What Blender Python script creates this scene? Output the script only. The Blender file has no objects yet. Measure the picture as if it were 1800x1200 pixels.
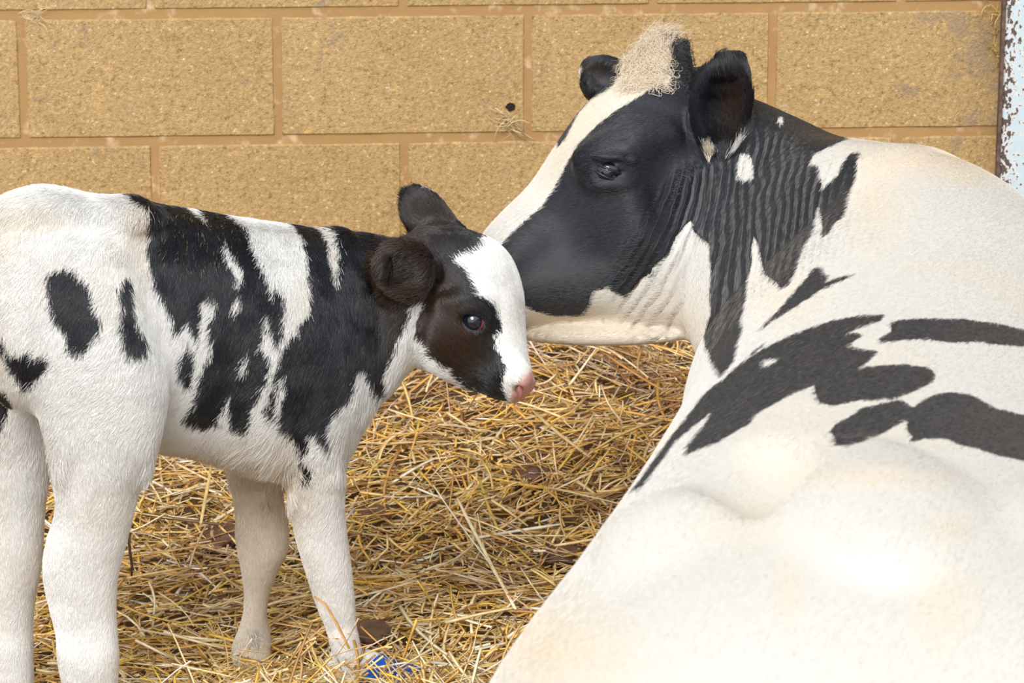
import bpy, bmesh, math, random
import numpy as np
from mathutils import Vector
from mathutils.bvhtree import BVHTree

# ------------------------------------------------------------------ camera, world, lights, exposure
S = bpy.context.scene
C = S.collection
PITCH = math.radians(15.0)
CAM_Z = 1.7
FPX = 6000.0                                   # focal length in pixels of the 1800 px frame (120 mm)
cam_d = bpy.data.cameras.new('camera'); cam = bpy.data.objects.new('camera', cam_d); C.objects.link(cam)
cam.location = (0, 0, CAM_Z); cam.rotation_euler = (math.pi / 2 - PITCH, 0, 0)
cam_d.sensor_width = 36; cam_d.lens = 120; cam_d.clip_start = 0.05
cam_d.dof.use_dof = True; cam_d.dof.focus_distance = 4.75; cam_d.dof.aperture_fstop = 16
S.camera = cam
S.view_settings.view_transform = 'Standard'; S.view_settings.look = 'None'
S.view_settings.gamma = 1; S.view_settings.exposure = 0.17
try: S.view_settings.use_curve_mapping = False
except Exception: pass
W = bpy.data.worlds.new('world'); S.world = W; W.use_nodes = True
bg = W.node_tree.nodes['Background']; bg.inputs[1].default_value = 1.0
# open front of the barn: bright sky low behind the photographer, dim roof overhead
_t = W.node_tree; _tc = _t.nodes.new('ShaderNodeTexCoord'); _vm = _t.nodes.new('ShaderNodeVectorMath'); _vm.operation = 'DOT_PRODUCT'
_vm.inputs[1].default_value = (-0.05, -0.86, 0.30); _t.links.new(_tc.outputs['Generated'], _vm.inputs[0])
_cr = _t.nodes.new('ShaderNodeValToRGB'); _t.links.new(_vm.outputs['Value'], _cr.inputs[0])
_cr.color_ramp.elements[0].position = 0.0; _cr.color_ramp.elements[0].color = (0.36, 0.37, 0.385, 1)
_cr.color_ramp.elements[1].position = 0.75; _cr.color_ramp.elements[1].color = (1.20, 1.25, 1.31, 1); _t.links.new(_cr.outputs[0], bg.inputs[0])
sun_d = bpy.data.lights.new('daylight', 'SUN'); sun_d.energy = 2.2; sun_d.angle = math.radians(32); sun_d.color = (1.0, 0.985, 0.95)
sun = bpy.data.objects.new('daylight', sun_d); C.objects.link(sun)
sun.rotation_euler = Vector((-0.30, -1.0, 0.85)).to_track_quat('Z', 'Y').to_euler()
sun.location = (-2, -3, 6)

rng = np.random.default_rng(7)
random.seed(7)
CAM = np.array([0.0, 0.0, CAM_Z])
cp, sp = math.cos(PITCH), math.sin(PITCH)

def at(px, py, L):
    """the point at distance L (world y) in the direction of pixel px, py"""
    u = (px - 900.0) / FPX; v = (600.0 - py) / FPX
    d = np.array([u, cp + v * sp, -sp + v * cp])
    return CAM + d * (L / d[1])
def depth(p): return (p[..., 1]) * cp + (CAM_Z - p[..., 2]) * sp
def topx(p):
    q = p - CAM; dz = q[..., 1] * cp - q[..., 2] * sp
    return 900 + FPX * q[..., 0] / dz, 600 - FPX * (q[..., 1] * sp + q[..., 2] * cp) / dz

# ------------------------------------------------------------------ material helpers
def mat(name):
    m = bpy.data.materials.new(name); m.use_nodes = True
    nt = m.node_tree; b = nt.nodes['Principled BSDF']
    return m, nt, b
def N(nt, kind, **kw):
    n = nt.nodes.new(kind)
    for k, v in kw.items():
        if k.startswith('i_'):
            key = k[2:]; key = int(key) if key.isdigit() else key.replace('_', ' ')
            n.inputs[key].default_value = v
        else: setattr(n, k, v)
    return n
def ramp(nt, fac, stops, interp='LINEAR'):
    r = nt.nodes.new('ShaderNodeValToRGB'); cr = r.color_ramp; cr.interpolation = interp
    while len(cr.elements) < len(stops): cr.elements.new(0.5)
    for e, (p, c) in zip(cr.elements, stops):
        e.position = p; e.color = (c[0], c[1], c[2], 1) if not isinstance(c, float) else (c, c, c, 1)
    nt.links.new(fac, r.inputs[0]); return r.outputs[0]
def mixc(nt, fac, a, b, mode='MIX'):
    m = nt.nodes.new('ShaderNodeMix'); m.data_type = 'RGBA'; m.blend_type = mode
    if hasattr(fac, 'type') and not isinstance(fac, (int, float)): nt.links.new(fac, m.inputs[0])
    else: m.inputs[0].default_value = fac
    for s, i in ((a, 6), (b, 7)):
        if isinstance(s, tuple): m.inputs[i].default_value = (*s[:3], 1)
        else: nt.links.new(s, m.inputs[i])
    return m.outputs[2]
def math_(nt, op, a, b=None):
    m = nt.nodes.new('ShaderNodeMath'); m.operation = op
    for s, i in ((a, 0), (b, 1)):
        if s is None: continue
        if isinstance(s, (int, float)): m.inputs[i].default_value = s
        else: nt.links.new(s, m.inputs[i])
    return m.outputs[0]
def bump(nt, h, strength, dist, bsdf):
    b = nt.nodes.new('ShaderNodeBump'); b.inputs['Strength'].default_value = strength; b.inputs['Distance'].default_value = dist
    nt.links.new(h, b.inputs['Height']); nt.links.new(b.outputs[0], bsdf.inputs['Normal']); return b
def noise(nt, scale, detail=4, rough=0.55, vec=None):
    n = nt.nodes.new('ShaderNodeTexNoise'); n.inputs['Scale'].default_value = scale
    n.inputs['Detail'].default_value = detail; n.inputs['Roughness'].default_value = rough
    if vec is None:
        vec = nt.nodes.new('ShaderNodeNewGeometry').outputs['Position']
    nt.links.new(vec, n.inputs['Vector']); return n.outputs['Fac']

# ------------------------------------------------------------------ mesh helpers
def mesh_obj(name, verts, faces, material=None, parent=None, smooth=True):
    """faces: (n,3) or (n,4) array"""
    verts = np.asarray(verts, np.float32); faces = np.asarray(faces, np.int32)
    me = bpy.data.meshes.new(name); k = faces.shape[1]
    me.vertices.add(len(verts)); me.vertices.foreach_set('co', verts.ravel())
    me.loops.add(faces.size); me.loops.foreach_set('vertex_index', faces.ravel())
    me.polygons.add(len(faces)); me.polygons.foreach_set('loop_start', np.arange(0, faces.size, k, dtype=np.int32))
    me.polygons.foreach_set('loop_total', np.full(len(faces), k, np.int32))
    me.update(calc_edges=True)
    me.polygons.foreach_set('use_smooth', np.full(len(faces), smooth))
    o = bpy.data.objects.new(name, me); C.objects.link(o)
    if material: me.materials.append(material)
    if parent: o.parent = parent
    return o
def bm_obj(name, bm, material=None, parent=None, smooth=True):
    me = bpy.data.meshes.new(name); bm.to_mesh(me); bm.free()
    for p in me.polygons: p.use_smooth = smooth
    o = bpy.data.objects.new(name, me); C.objects.link(o)
    if material: me.materials.append(material)
    if parent: o.parent = parent
    return o
def tag(o, label=None, cat=None, group=None, kind=None):
    if label: o['label'] = label
    if cat: o['category'] = cat
    if group: o['group'] = group
    if kind: o['kind'] = kind
    return o

# smooth value noise for numpy, 3-D
_tab = np.random.default_rng(3).random((32, 32, 32)).astype(np.float32)
_rot = np.array([[0.36, 0.48, -0.8], [-0.8, 0.6, 0.0], [0.48, 0.64, 0.6]], np.float32)
def vnoise(p, scale):
    q = (np.asarray(p, np.float32) @ _rot) * scale; i = np.floor(q).astype(int); f = q - i; f = f * f * (3 - 2 * f)
    out = 0
    for dx in (0, 1):
        for dy in (0, 1):
            for dz in (0, 1):
                w = (f[..., 0] if dx else 1 - f[..., 0]) * (f[..., 1] if dy else 1 - f[..., 1]) * (f[..., 2] if dz else 1 - f[..., 2])
                out = out + w * _tab[(i[..., 0] + dx) & 31, (i[..., 1] + dy) & 31, (i[..., 2] + dz) & 31]
    return out

# ------------------------------------------------------------------ implicit body surfaces
class Field:
    def __init__(s, xs, ys, zs):
        s.ax = [np.asarray(a, np.float32) for a in (xs, ys, zs)]
        s.F = np.full([len(a) for a in s.ax], 1.0, np.float32)
    def box(s, lo, hi):
        r = []
        for a, l, h in zip(s.ax, lo, hi):
            r.append((max(0, int(np.searchsorted(a, l)) - 1), min(len(a), int(np.searchsorted(a, h)) + 1)))
        return r
    def pts(s, r):
        return (s.ax[0][r[0][0]:r[0][1], None, None], s.ax[1][None, r[1][0]:r[1][1], None], s.ax[2][None, None, r[2][0]:r[2][1]])
    def put(s, r, G, k, sub=False):
        sl = tuple(slice(a, b) for a, b in r); F = s.F[sl]
        if sub:
            h = np.clip(0.5 - 0.5 * (F + G) / k, 0, 1); s.F[sl] = F * (1 - h) - G * h + k * h * (1 - h)
        else:
            h = np.clip(0.5 + 0.5 * (F - G) / k, 0, 1); s.F[sl] = F * (1 - h) + G * h - k * h * (1 - h)
    def ell(s, c, r, k=0.02, R=None, sub=False):
        """ellipsoid with axes R (rows) and radii r"""
        c = np.asarray(c, float); r = np.asarray(r, float) * np.ones(3); m = r.max() + k + 0.01
        b = s.box(c - m, c + m); X, Y, Z = s.pts(b); X, Y, Z = X - c[0], Y - c[1], Z - c[2]
        R = np.eye(3) if R is None else R
        q2 = 0; e2 = 0
        for i in range(3):
            t = X * R[i][0] + Y * R[i][1] + Z * R[i][2]; q2 = q2 + t * t; e2 = e2 + (t / r[i]) ** 2
        e = np.sqrt(e2) + 1e-6; G = np.where(e < 0.02, -r.min(), np.sqrt(q2) * (1 - 1 / e)).astype(np.float32)
        s.put(b, G, k, sub)
    def loft(s, st, k=0.02, sub=False, m=4, cap=(None, None)):
        """st: list of (centre, up vector, a along up, b across, n exponent)"""
        Cn = np.array([x[0] for x in st], float); V = np.array([x[1] for x in st], float)
        ab = np.array([x[2:5] for x in st], float)
        A = np.hstack([Cn, V, ab]); n = len(A)
        P = np.vstack([2 * A[0] - A[1], A, 2 * A[-1] - A[-2]]); P[0, 6:] = A[0, 6:]; P[-1, 6:] = A[-1, 6:]
        D = []
        for i in range(n - 1):
            p0, p1, p2, p3 = P[i:i + 4]
            for j in range(m):
                t = j / m
                D.append(0.5 * (2 * p1 + (p2 - p0) * t + (2 * p0 - 5 * p1 + 4 * p2 - p3) * t * t + (3 * p1 - p0 - 3 * p2 + p3) * t ** 3))
        D.append(A[-1]); D = np.array(D); c = D[:, :3]; v = D[:, 3:6] / np.linalg.norm(D[:, 3:6], axis=1)[:, None]
        a, b, ne = np.maximum(D[:, 6], .003), np.maximum(D[:, 7], .003), D[:, 8]
        T = np.gradient(c, axis=0); T /= np.linalg.norm(T, axis=1)[:, None]
        w = np.cross(T, v); w /= np.linalg.norm(w, axis=1)[:, None]; nn = np.cross(v, w)
        nn *= np.sign((nn * T).sum(1))[:, None]
        R = np.maximum(a, b) + k + 0.012
        lo = (c - R[:, None]).min(0); hi = (c + R[:, None]).max(0)
        bx = s.box(lo, hi); G = np.full([e - q for q, e in bx], 1.0, np.float32)
        def seg(i0, i1, capi=None, sgn=1, cl=0):
            ii = [i0] if capi is not None else [i0, i1]
            l = np.min([c[i] - R[i] - cl for i in ii], axis=0); h = np.max([c[i] + R[i] + cl for i in ii], axis=0)
            r = s.box(l, h); r = [(max(q, Q), min(e, E)) for (q, e), (Q, E) in zip(r, bx)]
            if any(e <= q for q, e in r): return
            X, Y, Z = s.pts(r)
            if capi is None:
                d0 = (X - c[i0][0]) * nn[i0][0] + (Y - c[i0][1]) * nn[i0][1] + (Z - c[i0][2]) * nn[i0][2]
                d1 = (X - c[i1][0]) * nn[i1][0] + (Y - c[i1][1]) * nn[i1][1] + (Z - c[i1][2]) * nn[i1][2]
                ok = (d0 >= -1e-5) & (d1 <= 1e-5); t = np.clip(d0 / np.maximum(d0 - d1, 1e-6), 0, 1)
                g = lambda arr, j=None: (arr[i0] + (arr[i1] - arr[i0]) * t) if j is None else (arr[i0][j] + (arr[i1][j] - arr[i0][j]) * t)
                qx, qy, qz = X - g(c, 0), Y - g(c, 1), Z - g(c, 2)
                u = qx * g(v, 0) + qy * g(v, 1) + qz * g(v, 2); z = qx * g(w, 0) + qy * g(w, 1) + qz * g(w, 2)
                aa, bb, ex = g(a), g(b), g(ne); ax2 = 0
            else:
                i = i0; qx, qy, qz = X - c[i][0], Y - c[i][1], Z - c[i][2]
                d0 = qx * nn[i][0] + qy * nn[i][1] + qz * nn[i][2]; ok = d0 * sgn >= 0
                u = qx * v[i][0] + qy * v[i][1] + qz * v[i][2]; z = qx * w[i][0] + qy * w[i][1] + qz * w[i][2]
                aa, bb, ex = a[i], b[i], ne[i]; ax2 = d0
            if capi is None:
                e = (np.abs(u / aa) ** ex + np.abs(z / bb) ** ex) ** (1 / ex) + 1e-6; q = np.sqrt(u * u + z * z)
            else:
                e0 = (np.abs(u / aa) ** ex + np.abs(z / bb) ** ex) ** (1 / ex)
                e = np.sqrt(e0 ** 2 + (ax2 / cl) ** 2) + 1e-6; q = np.sqrt(u * u + z * z + ax2 * ax2)
            d = np.where(e < 0.05, -np.minimum(aa, bb), q * (1 - 1 / e))
            sl = tuple(slice(q0 - Q, e0 - Q) for (q0, e0), (Q, E) in zip(r, bx))
            G[sl] = np.where(ok, np.minimum(G[sl], d), G[sl])
        for i in range(len(c) - 1): seg(i, i + 1)
        c0 = cap[0] or min(a[0], b[0]); c1 = cap[1] or min(a[-1], b[-1])
        seg(0, 0, 0, -1, c0); seg(len(c) - 1, 0, 0, 1, c1)
        s.put(bx, G, k, sub)
    def mesh(s):
        F = s.F; I = F < 0; nx, ny, nz = F.shape
        cnt = np.zeros((nx - 1, ny - 1, nz - 1), np.uint8)
        for dx in (0, 1):
            for dy in (0, 1):
                for dz in (0, 1):
                    cnt += I[dx:nx - 1 + dx, dy:ny - 1 + dy, dz:nz - 1 + dz]
        ci, cj, ck = np.nonzero((cnt > 0) & (cnt < 8)); idx = np.full(cnt.shape, -1, np.int32); idx[ci, cj, ck] = np.arange(len(ci))
        pos = np.zeros((len(ci), 3)); num = np.zeros(len(ci))
        crd = lambda i, j, k: np.stack([s.ax[0][i], s.ax[1][j], s.ax[2][k]], 1)
        corners = [(x, y, z) for x in (0, 1) for y in (0, 1) for z in (0, 1)]
        for a in corners:
            for ax in range(3):
                if a[ax]: continue
                b = list(a); b[ax] = 1
                i0, j0, k0 = ci + a[0], cj + a[1], ck + a[2]; i1, j1, k1 = ci + b[0], cj + b[1], ck + b[2]
                f0, f1 = F[i0, j0, k0], F[i1, j1, k1]; ok = (f0 < 0) != (f1 < 0)
                t = np.where(ok, f0 / np.where(ok, f0 - f1, 1), 0)[:, None]
                p = crd(i0, j0, k0) * (1 - t) + crd(i1, j1, k1) * t
                pos[ok] += p[ok]; num[ok] += 1
        pos /= num[:, None]
        quads = []
        for ax in range(3):
            sl0 = [slice(None)] * 3; sl1 = [slice(None)] * 3; sl0[ax] = slice(0, -1); sl1[ax] = slice(1, None)
            a, b = I[tuple(sl0)], I[tuple(sl1)]; e = a != b
            o = [x for x in range(3) if x != ax]
            g = np.nonzero(e); g = [np.array(x) for x in g]
            keep = (g[o[0]] > 0) & (g[o[1]] > 0) & (g[o[0]] < F.shape[o[0]] - 1) & (g[o[1]] < F.shape[o[1]] - 1)
            g = [x[keep] for x in g]; inside = a[tuple(g)]
            def cell(d0, d1):
                h = list(g); h[o[0]] = h[o[0]] - d0; h[o[1]] = h[o[1]] - d1; return idx[tuple(h)]
            q = np.stack([cell(1, 1), cell(0, 1), cell(0, 0), cell(1, 0)], 1)
            flip = inside if ax != 1 else ~inside
            q[~flip] = q[~flip][:, ::-1]
            quads.append(q)
        Q = np.vstack(quads); Q = Q[(Q >= 0).all(1)]
        return pos, Q

def relax(v, q, it=2, f=0.5):
    e = np.vstack([q[:, [0, 1]], q[:, [1, 2]], q[:, [2, 3]], q[:, [3, 0]]]); n = len(v)
    deg = np.bincount(e[:, 0], minlength=n) + np.bincount(e[:, 1], minlength=n)
    for _ in range(it):
        for lam in (f, -f * 1.04):
            s_ = np.stack([np.bincount(e[:, 0], v[e[:, 1], k], n) + np.bincount(e[:, 1], v[e[:, 0], k], n) for k in range(3)], 1)
            v = v + lam * (s_ / np.maximum(deg, 1)[:, None] - v)
    return v
def normals(v, q):
    fn = np.cross(v[q[:, 2]] - v[q[:, 0]], v[q[:, 3]] - v[q[:, 1]])
    n = np.stack([sum(np.bincount(q[:, j], fn[:, k], len(v)) for j in range(4)) for k in range(3)], 1)
    return n / np.maximum(np.linalg.norm(n, axis=1), 1e-9)[:, None]
def keep_largest(v, q):
    lab = np.arange(len(v))
    while True:
        m = lab[q].min(1); new = lab.copy()
        for j in range(4): np.minimum.at(new, q[:, j], m)
        new = new[new]
        if (new == lab).all(): break
        lab = new
    u, c = np.unique(lab, return_counts=True); big = u[c.argmax()]; kv = lab == big
    remap = np.cumsum(kv) - 1
    return v[kv], remap[q[kv[q[:, 0]]]]

def sta(x0, y0, x1, y1, L, b, n=2.0, L1=None):
    """station from two outline pixels (upper / lower, or left / right) at distance L"""
    p, q = at(x0, y0, L), at(x1, y1, L if L1 is None else L1); d = p - q; l = np.linalg.norm(d)
    return ((p + q) / 2, d / l, l / 2, b, n)
def axis_frame(d, up=(0, 0, 1)):
    d = np.asarray(d, float); d /= np.linalg.norm(d); s_ = np.cross(d, up); s_ /= np.linalg.norm(s_); return np.array([d, s_, np.cross(s_, d)])

# ------------------------------------------------------------------ coat markings
def poly(pts, z=None):
    """z = (ox, oy, scale): outline read in an enlarged view"""
    p = np.array(pts, float)
    if z: p = p / z[2] + np.array(z[:2])
    return p
def sd_poly(x, y, P):
    """signed distance in px, positive inside"""
    d2 = np.full(x.shape, 1e12); ins = np.zeros(x.shape, bool); n = len(P)
    for i in range(n):
        a, b = P[i], P[(i + 1) % n]; ex, ey = b - a; wx, wy = x - a[0], y - a[1]
        t = np.clip((wx * ex + wy * ey) / (ex * ex + ey * ey + 1e-9), 0, 1)
        d2 = np.minimum(d2, (wx - ex * t) ** 2 + (wy - ey * t) ** 2)
        c = (a[1] > y) != (b[1] > y)
        ins ^= c & (x < ex * (y - a[1]) / (ey if abs(ey) > 1e-9 else 1e-9) + a[0])
    return np.where(ins, 1, -1) * np.sqrt(d2)
def markings(p, black, white):
    x, y = topx(p); s_ = np.full(x.shape, -1e3)
    for P in black: s_ = np.maximum(s_, sd_poly(x, y, P))
    for P in white: s_ = np.minimum(s_, -sd_poly(x, y, P))
    return s_

Z2 = (0, 330, 2.667); Z8 = (340, 330, 2.181); Z1 = (640, 300, 2.728)
Z4 = (840, 30, 1.904); Z5 = (1200, 150, 2.553); Z6 = (1050, 450, 2.4)
calf_black = [
 poly([(232,395),(265,365),(320,352),(375,375),(420,425),(445,480),(455,540),(480,620),(465,680),(430,720),(405,760),(365,745),(322,740),(318,690),(310,650),(280,620),(255,570),(235,510),(228,450)], Z2),
 poly([(545,450),(575,405),(605,395),(605,450),(598,480),(620,560),(650,640),(680,700),(685,755),(650,770),(600,765),(590,720),(580,640),(565,560)], Z2),
 poly([(-60,640),(0,660),(30,690),(50,760),(100,750),(150,740),(165,790),(215,770),(258,800),(240,840),(190,870),(150,910),(120,935),(90,880),(55,810),(0,720),(-60,700)], Z2),
 poly([(-60,900),(0,930),(20,920),(40,990),(35,1060),(5,1115),(-60,1115)], Z2),
 poly([(890,700),(925,760),(920,840),(905,900),(880,915),(855,870),(845,820),(875,770)], Z2),
 # flank and rib patch
 np.vstack([poly([(600,0),(640,62),(690,95),(712,160),(715,215),(685,262),(700,330),(735,440),(775,520),(805,590),(830,670),(855,650),(890,610),(915,650),(940,715),(945,670),(960,610),(965,560),(955,520),(975,498),(1000,510),(1025,515),(1015,560),(1000,610),(995,680),(990,740),(970,790),(950,860),(935,950),(930,1000),(905,1040),(870,1070),(900,1090),(940,1090)], Z2),
   poly([(60,915),(100,880),(130,830),(148,775),(145,830),(160,870),(150,905),(190,920),(215,930),(235,860),(250,800),(280,740),(295,690),(298,640),(288,605),(262,600),(280,520),(285,475),(300,500),(312,560),(325,590),(338,575),(352,520),(352,450),(343,400),(320,355),(312,405),(290,350),(265,290),(240,240),(215,190),(200,150),(165,120),(120,60)], Z8)]),
 # shoulder, neck and head
 np.vstack([poly([(395,60),(400,148),(415,180),(410,210),(430,250),(430,330),(437,400),(437,460),(410,500),(395,540),(370,545),(345,590),(330,630),(325,690),(315,740),(300,780),(285,830),(290,850),(310,870),(320,885),(325,850),(325,790),(335,740),(355,710),(355,760),(345,800),(345,850),(355,915),(380,930),(400,960),(415,1000),(410,1050),(400,1080),(405,1110),(425,1115),(445,1100),(445,1060),(430,1030),(435,1000),(445,970),(460,925),(480,930),(500,950),(520,965),(535,975),(540,900),(550,860),(570,830),(600,790),(625,740),(630,700),(640,680),(665,690),(680,730),(690,760)], Z8),
   np.array([(700,690),(800,720),(980,760),(980,380),(840,380),(700,300),(640,300),(600,380)], float)]),
]
calf_white = [
 poly([(120,190),(140,220),(160,260),(185,290),(195,320),(180,355),(160,355),(155,310),(140,275),(120,245)], Z8),
 poly([(175,385),(183,430),(180,465),(155,460),(150,420)], Z8),
 poly([(210,620),(215,660),(200,695),(185,690),(195,650)], Z8),
 poly([(500,150),(560,165),(557,230),(552,290),(545,350),(535,330),(530,290),(515,260),(520,200)], Z8),
 poly([(10,80),(45,88),(55,122),(40,118),(20,100)], Z8),
 poly([(250,590),(290,600),(290,645),(258,700),(252,770),(275,800),(308,830),(315,885),(350,925),(385,955),(425,965),(460,1000),(500,1045),(560,1070),(600,1085),(560,1190),(400,1160),(150,1090),(90,960),(110,940),(150,870),(150,820),(190,765),(215,700),(238,640)], Z1),
 poly([(575,340),(640,290),(900,300),(900,1200),(700,1180),(690,1090),(665,1040),(670,1000),(685,950),(660,900),(630,860),(628,810),(665,775),(660,740),(640,680),(610,640),(560,605),(540,560),(520,520),(490,470),(450,450),(440,425),(480,405),(540,395),(575,365)], Z1),
]
calf_pink = [poly([(745,1010),(790,960),(850,950),(860,1050),(790,1130),(705,1140),(705,1060)], Z1)]
cow_black = [
 np.vstack([poly([(20,820),(75,765),(110,720),(160,680),(205,640),(250,580),(290,500),(330,430),(390,370),(450,320),(520,280),(580,240),(640,225),(645,195),(600,185),(640,170),(650,110),(680,75),(690,20),(1000,20)], Z4),
   poly([(400,60),(740,240),(650,280),(590,310),(575,350),(610,360),(620,420),(630,470),(650,440),(700,400),(720,350),(760,300),(805,300),(785,340),(780,420),(750,500),(730,590),(690,610),(650,670),(625,680),(628,600),(615,545),(605,550),(600,610),(590,660),(560,700),(530,760),(510,840),(480,890),(440,915),(430,890),(400,870),(370,850),(355,790),(340,710),(320,680),(310,740),(315,780),(300,850),(290,950),(270,1030),(275,1100),(255,1150),(240,1230)], Z5),
   poly([(815,1200),(800,1170),(760,1100),(760,1040),(780,980),(775,930),(780,850),(775,760),(725,720),(712,680),(700,690),(660,740),(640,790),(590,830),(580,860),(550,870),(520,910),(480,940),(430,905),(380,920),(370,960),(340,1000),(240,1000),(175,980),(135,960),(60,930)], Z4)]),
 poly([(600,815),(635,815),(640,850),(665,850),(640,885),(700,860),(780,845),(740,865),(640,905),(560,960),(480,1010),(400,1060),(355,1095),(370,1070),(440,1000),(500,930),(550,870)], Z5),
 poly([(345,180),(240,130),(400,80),(520,130),(500,170),(440,240),(370,285),(330,330),(285,420),(262,440),(255,420),(290,350),(330,300)], Z4),
 poly([(150,980),(190,930),(240,860),(290,790),(330,740),(400,650),(470,560),(540,510),(620,440),(700,390),(800,340),(900,300),(1000,270),(1100,250),(1220,245),(1200,270),(1140,290),(1060,320),(1130,330),(1060,375),(1110,390),(1190,400),(1150,440),(1110,470),(1200,460),(1300,455),(1400,470),(1430,500),(1420,530),(1340,570),(1260,600),(1100,610),(1000,630),(940,620),(920,580),(915,545),(850,570),(750,620),(680,660),(640,710),(580,740),(520,780),(440,810),(380,835),(380,800),(430,740),(480,670),(490,655),(440,690),(380,740),(340,770),(290,840),(240,910),(190,975)], Z6),
 poly([(1240,280),(1300,265),(1400,262),(1550,265),(1700,285),(1800,310),(2300,400),(2300,500),(1800,380),(1700,375),(1600,360),(1500,365),(1400,352),(1300,352),(1190,365),(1190,345),(1240,320)], Z6),
 poly([(980,740),(1000,710),(1060,680),(1120,640),(1200,620),(1290,605),(1330,640),(1370,610),(1430,580),(1500,572),(1580,585),(1680,640),(1800,670),(2000,720),(2300,860),(2200,1000),(2000,900),(1800,862),(1700,845),(1600,810),(1540,800),(1470,770),(1380,770),(1310,790),(1330,760),(1305,730),(1310,690),(1250,720),(1200,750),(1130,780),(1060,800),(1010,790),(1000,760)], Z6),
 poly([(640,420),(690,375),(715,365),(670,405)], Z6),
]
cow_white = [
 poly([(428,140),(445,140),(453,165),(440,177),(428,160)], Z5),
 poly([(262,300),(300,310),(318,350),(322,425),(300,415),(280,432),(245,405),(250,350)], Z5),
 poly([(90,270),(120,268),(158,298),(125,322),(118,350),(98,315)], Z5),
 poly([(240,255),(272,225),(265,260),(205,330),(190,330)], Z5),
 poly([(700,435),(775,430),(720,465),(705,465)], Z6),
]
def surf(fl, px, py, L0=2.2, L1=5.2):
    """first point of the body surface seen in the direction px, py"""
    for L in np.arange(L0, L1, 0.003):
        p = at(px, py, L); i = [int(np.searchsorted(a, c)) for a, c in zip(fl.ax, p)]
        if all(0 < k < len(a) for k, a in zip(i, fl.ax)) and fl.F[tuple(i)] < 0: return p
    return at(px, py, L1)
def axis_(lo, hi, step, fine=None, fstep=None):
    if fine is None: return np.arange(lo, hi, step)
    f0, f1 = fine
    return np.concatenate([np.arange(lo, f0, step), np.arange(f0, f1, fstep), np.arange(f1, hi, step)])
def smooth01(x): x = np.clip(x, 0, 1); return x * x * (3 - 2 * x)

# ------------------------------------------------------------------ the coat: one look for skin and hair
WHITE = np.array([0.90, 0.89, 0.87]); CREAM = np.array([0.78, 0.66, 0.50]); BLACK = np.array([0.010, 0.012, 0.017])
BROWN = np.array([0.034, 0.018, 0.011]); PINK = np.array([0.80, 0.42, 0.38])
def coat_material(name, white=WHITE, black=BLACK, rough=0.55, jag=7.0, fold=False, brown=BROWN, cream=CREAM):
    m, nt, b = mat(name)
    def attr(n): a = nt.nodes.new('ShaderNodeAttribute'); a.attribute_name = n; return a.outputs['Fac']
    pos = nt.nodes.new('ShaderNodeNewGeometry').outputs['Position']
    mp = N(nt, 'ShaderNodeMapping'); mp.inputs['Scale'].default_value = (1, 1, 0.35); nt.links.new(pos, mp.inputs['Vector'])
    j = noise(nt, 260, 3, 0.6, mp.outputs[0])
    s_ = math_(nt, 'ADD', attr('patch'), math_(nt, 'MULTIPLY', math_(nt, 'SUBTRACT', j, 0.5), jag * 2))
    f = math_(nt, 'ADD', math_(nt, 'MULTIPLY', s_, 0.7), 0.5); f = math_(nt, 'MINIMUM', math_(nt, 'MAXIMUM', f, 0.0), 1.0)
    dirt = math_(nt, 'MULTIPLY', attr('tone'), 1.0)
    wv = mixc(nt, noise(nt, 9, 5, 0.6), tuple(white), tuple(white * [0.97, 0.955, 0.92]))
    wh = mixc(nt, dirt, wv, tuple(cream))
    bk = mixc(nt, attr('brown'), tuple(black), tuple(brown))
    col = mixc(nt, f, wh, bk); col = mixc(nt, attr('pink'), col, tuple(PINK))
    nt.links.new(col, b.inputs['Base Color']); b.inputs['Roughness'].default_value = rough
    b.inputs['Specular IOR Level'].default_value = 0.35
    b.inputs['Sheen Weight'].default_value = 0.15; b.inputs['Sheen Roughness'].default_value = 0.4
    fine = noise(nt, 420, 3, 0.6, mp.outputs[0])
    if fold:
        fu = attr('fold'); fm = attr('foldmask')
        ph = math_(nt, 'ADD', math_(nt, 'MULTIPLY', fu, 2 * math.pi / 15.5), math_(nt, 'MULTIPLY', noise(nt, 14, 3), 9.0))
        w = math_(nt, 'SINE', ph); w = math_(nt, 'MULTIPLY', math_(nt, 'ADD', w, 1.0), 0.5); w = math_(nt, 'POWER', w, 0.6)
        amp = math_(nt, 'MULTIPLY', fm, math_(nt, 'MULTIPLY', noise(nt, 10, 2), 2.0))
        h = math_(nt, 'ADD', math_(nt, 'MULTIPLY', w, amp), math_(nt, 'MULTIPLY', fine, 0.02))
        bump(nt, h, 1.0, 0.010, b)
    else: bump(nt, fine, 0.5, 0.002, b)
    return m
def set_attrs(o, **kw):
    for k, v in kw.items():
        a = o.data.attributes.new(k, 'FLOAT', 'POINT'); a.data.foreach_set('value', np.asarray(v, np.float32))
def hair_material():
    m, nt, b = mat('hair_coat')
    a = nt.nodes.new('ShaderNodeAttribute'); a.attribute_name = 'tint'
    nt.links.new(a.outputs['Color'], b.inputs['Base Color']); b.inputs['Roughness'].default_value = 0.33
    nt.links.new(ramp(nt, a.outputs['Color'], [(0.0, (.75, .75, .75)), (0.12, (.3, .3, .3))]), b.inputs['Specular IOR Level'])
    return m
HAIR = hair_material()

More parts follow.
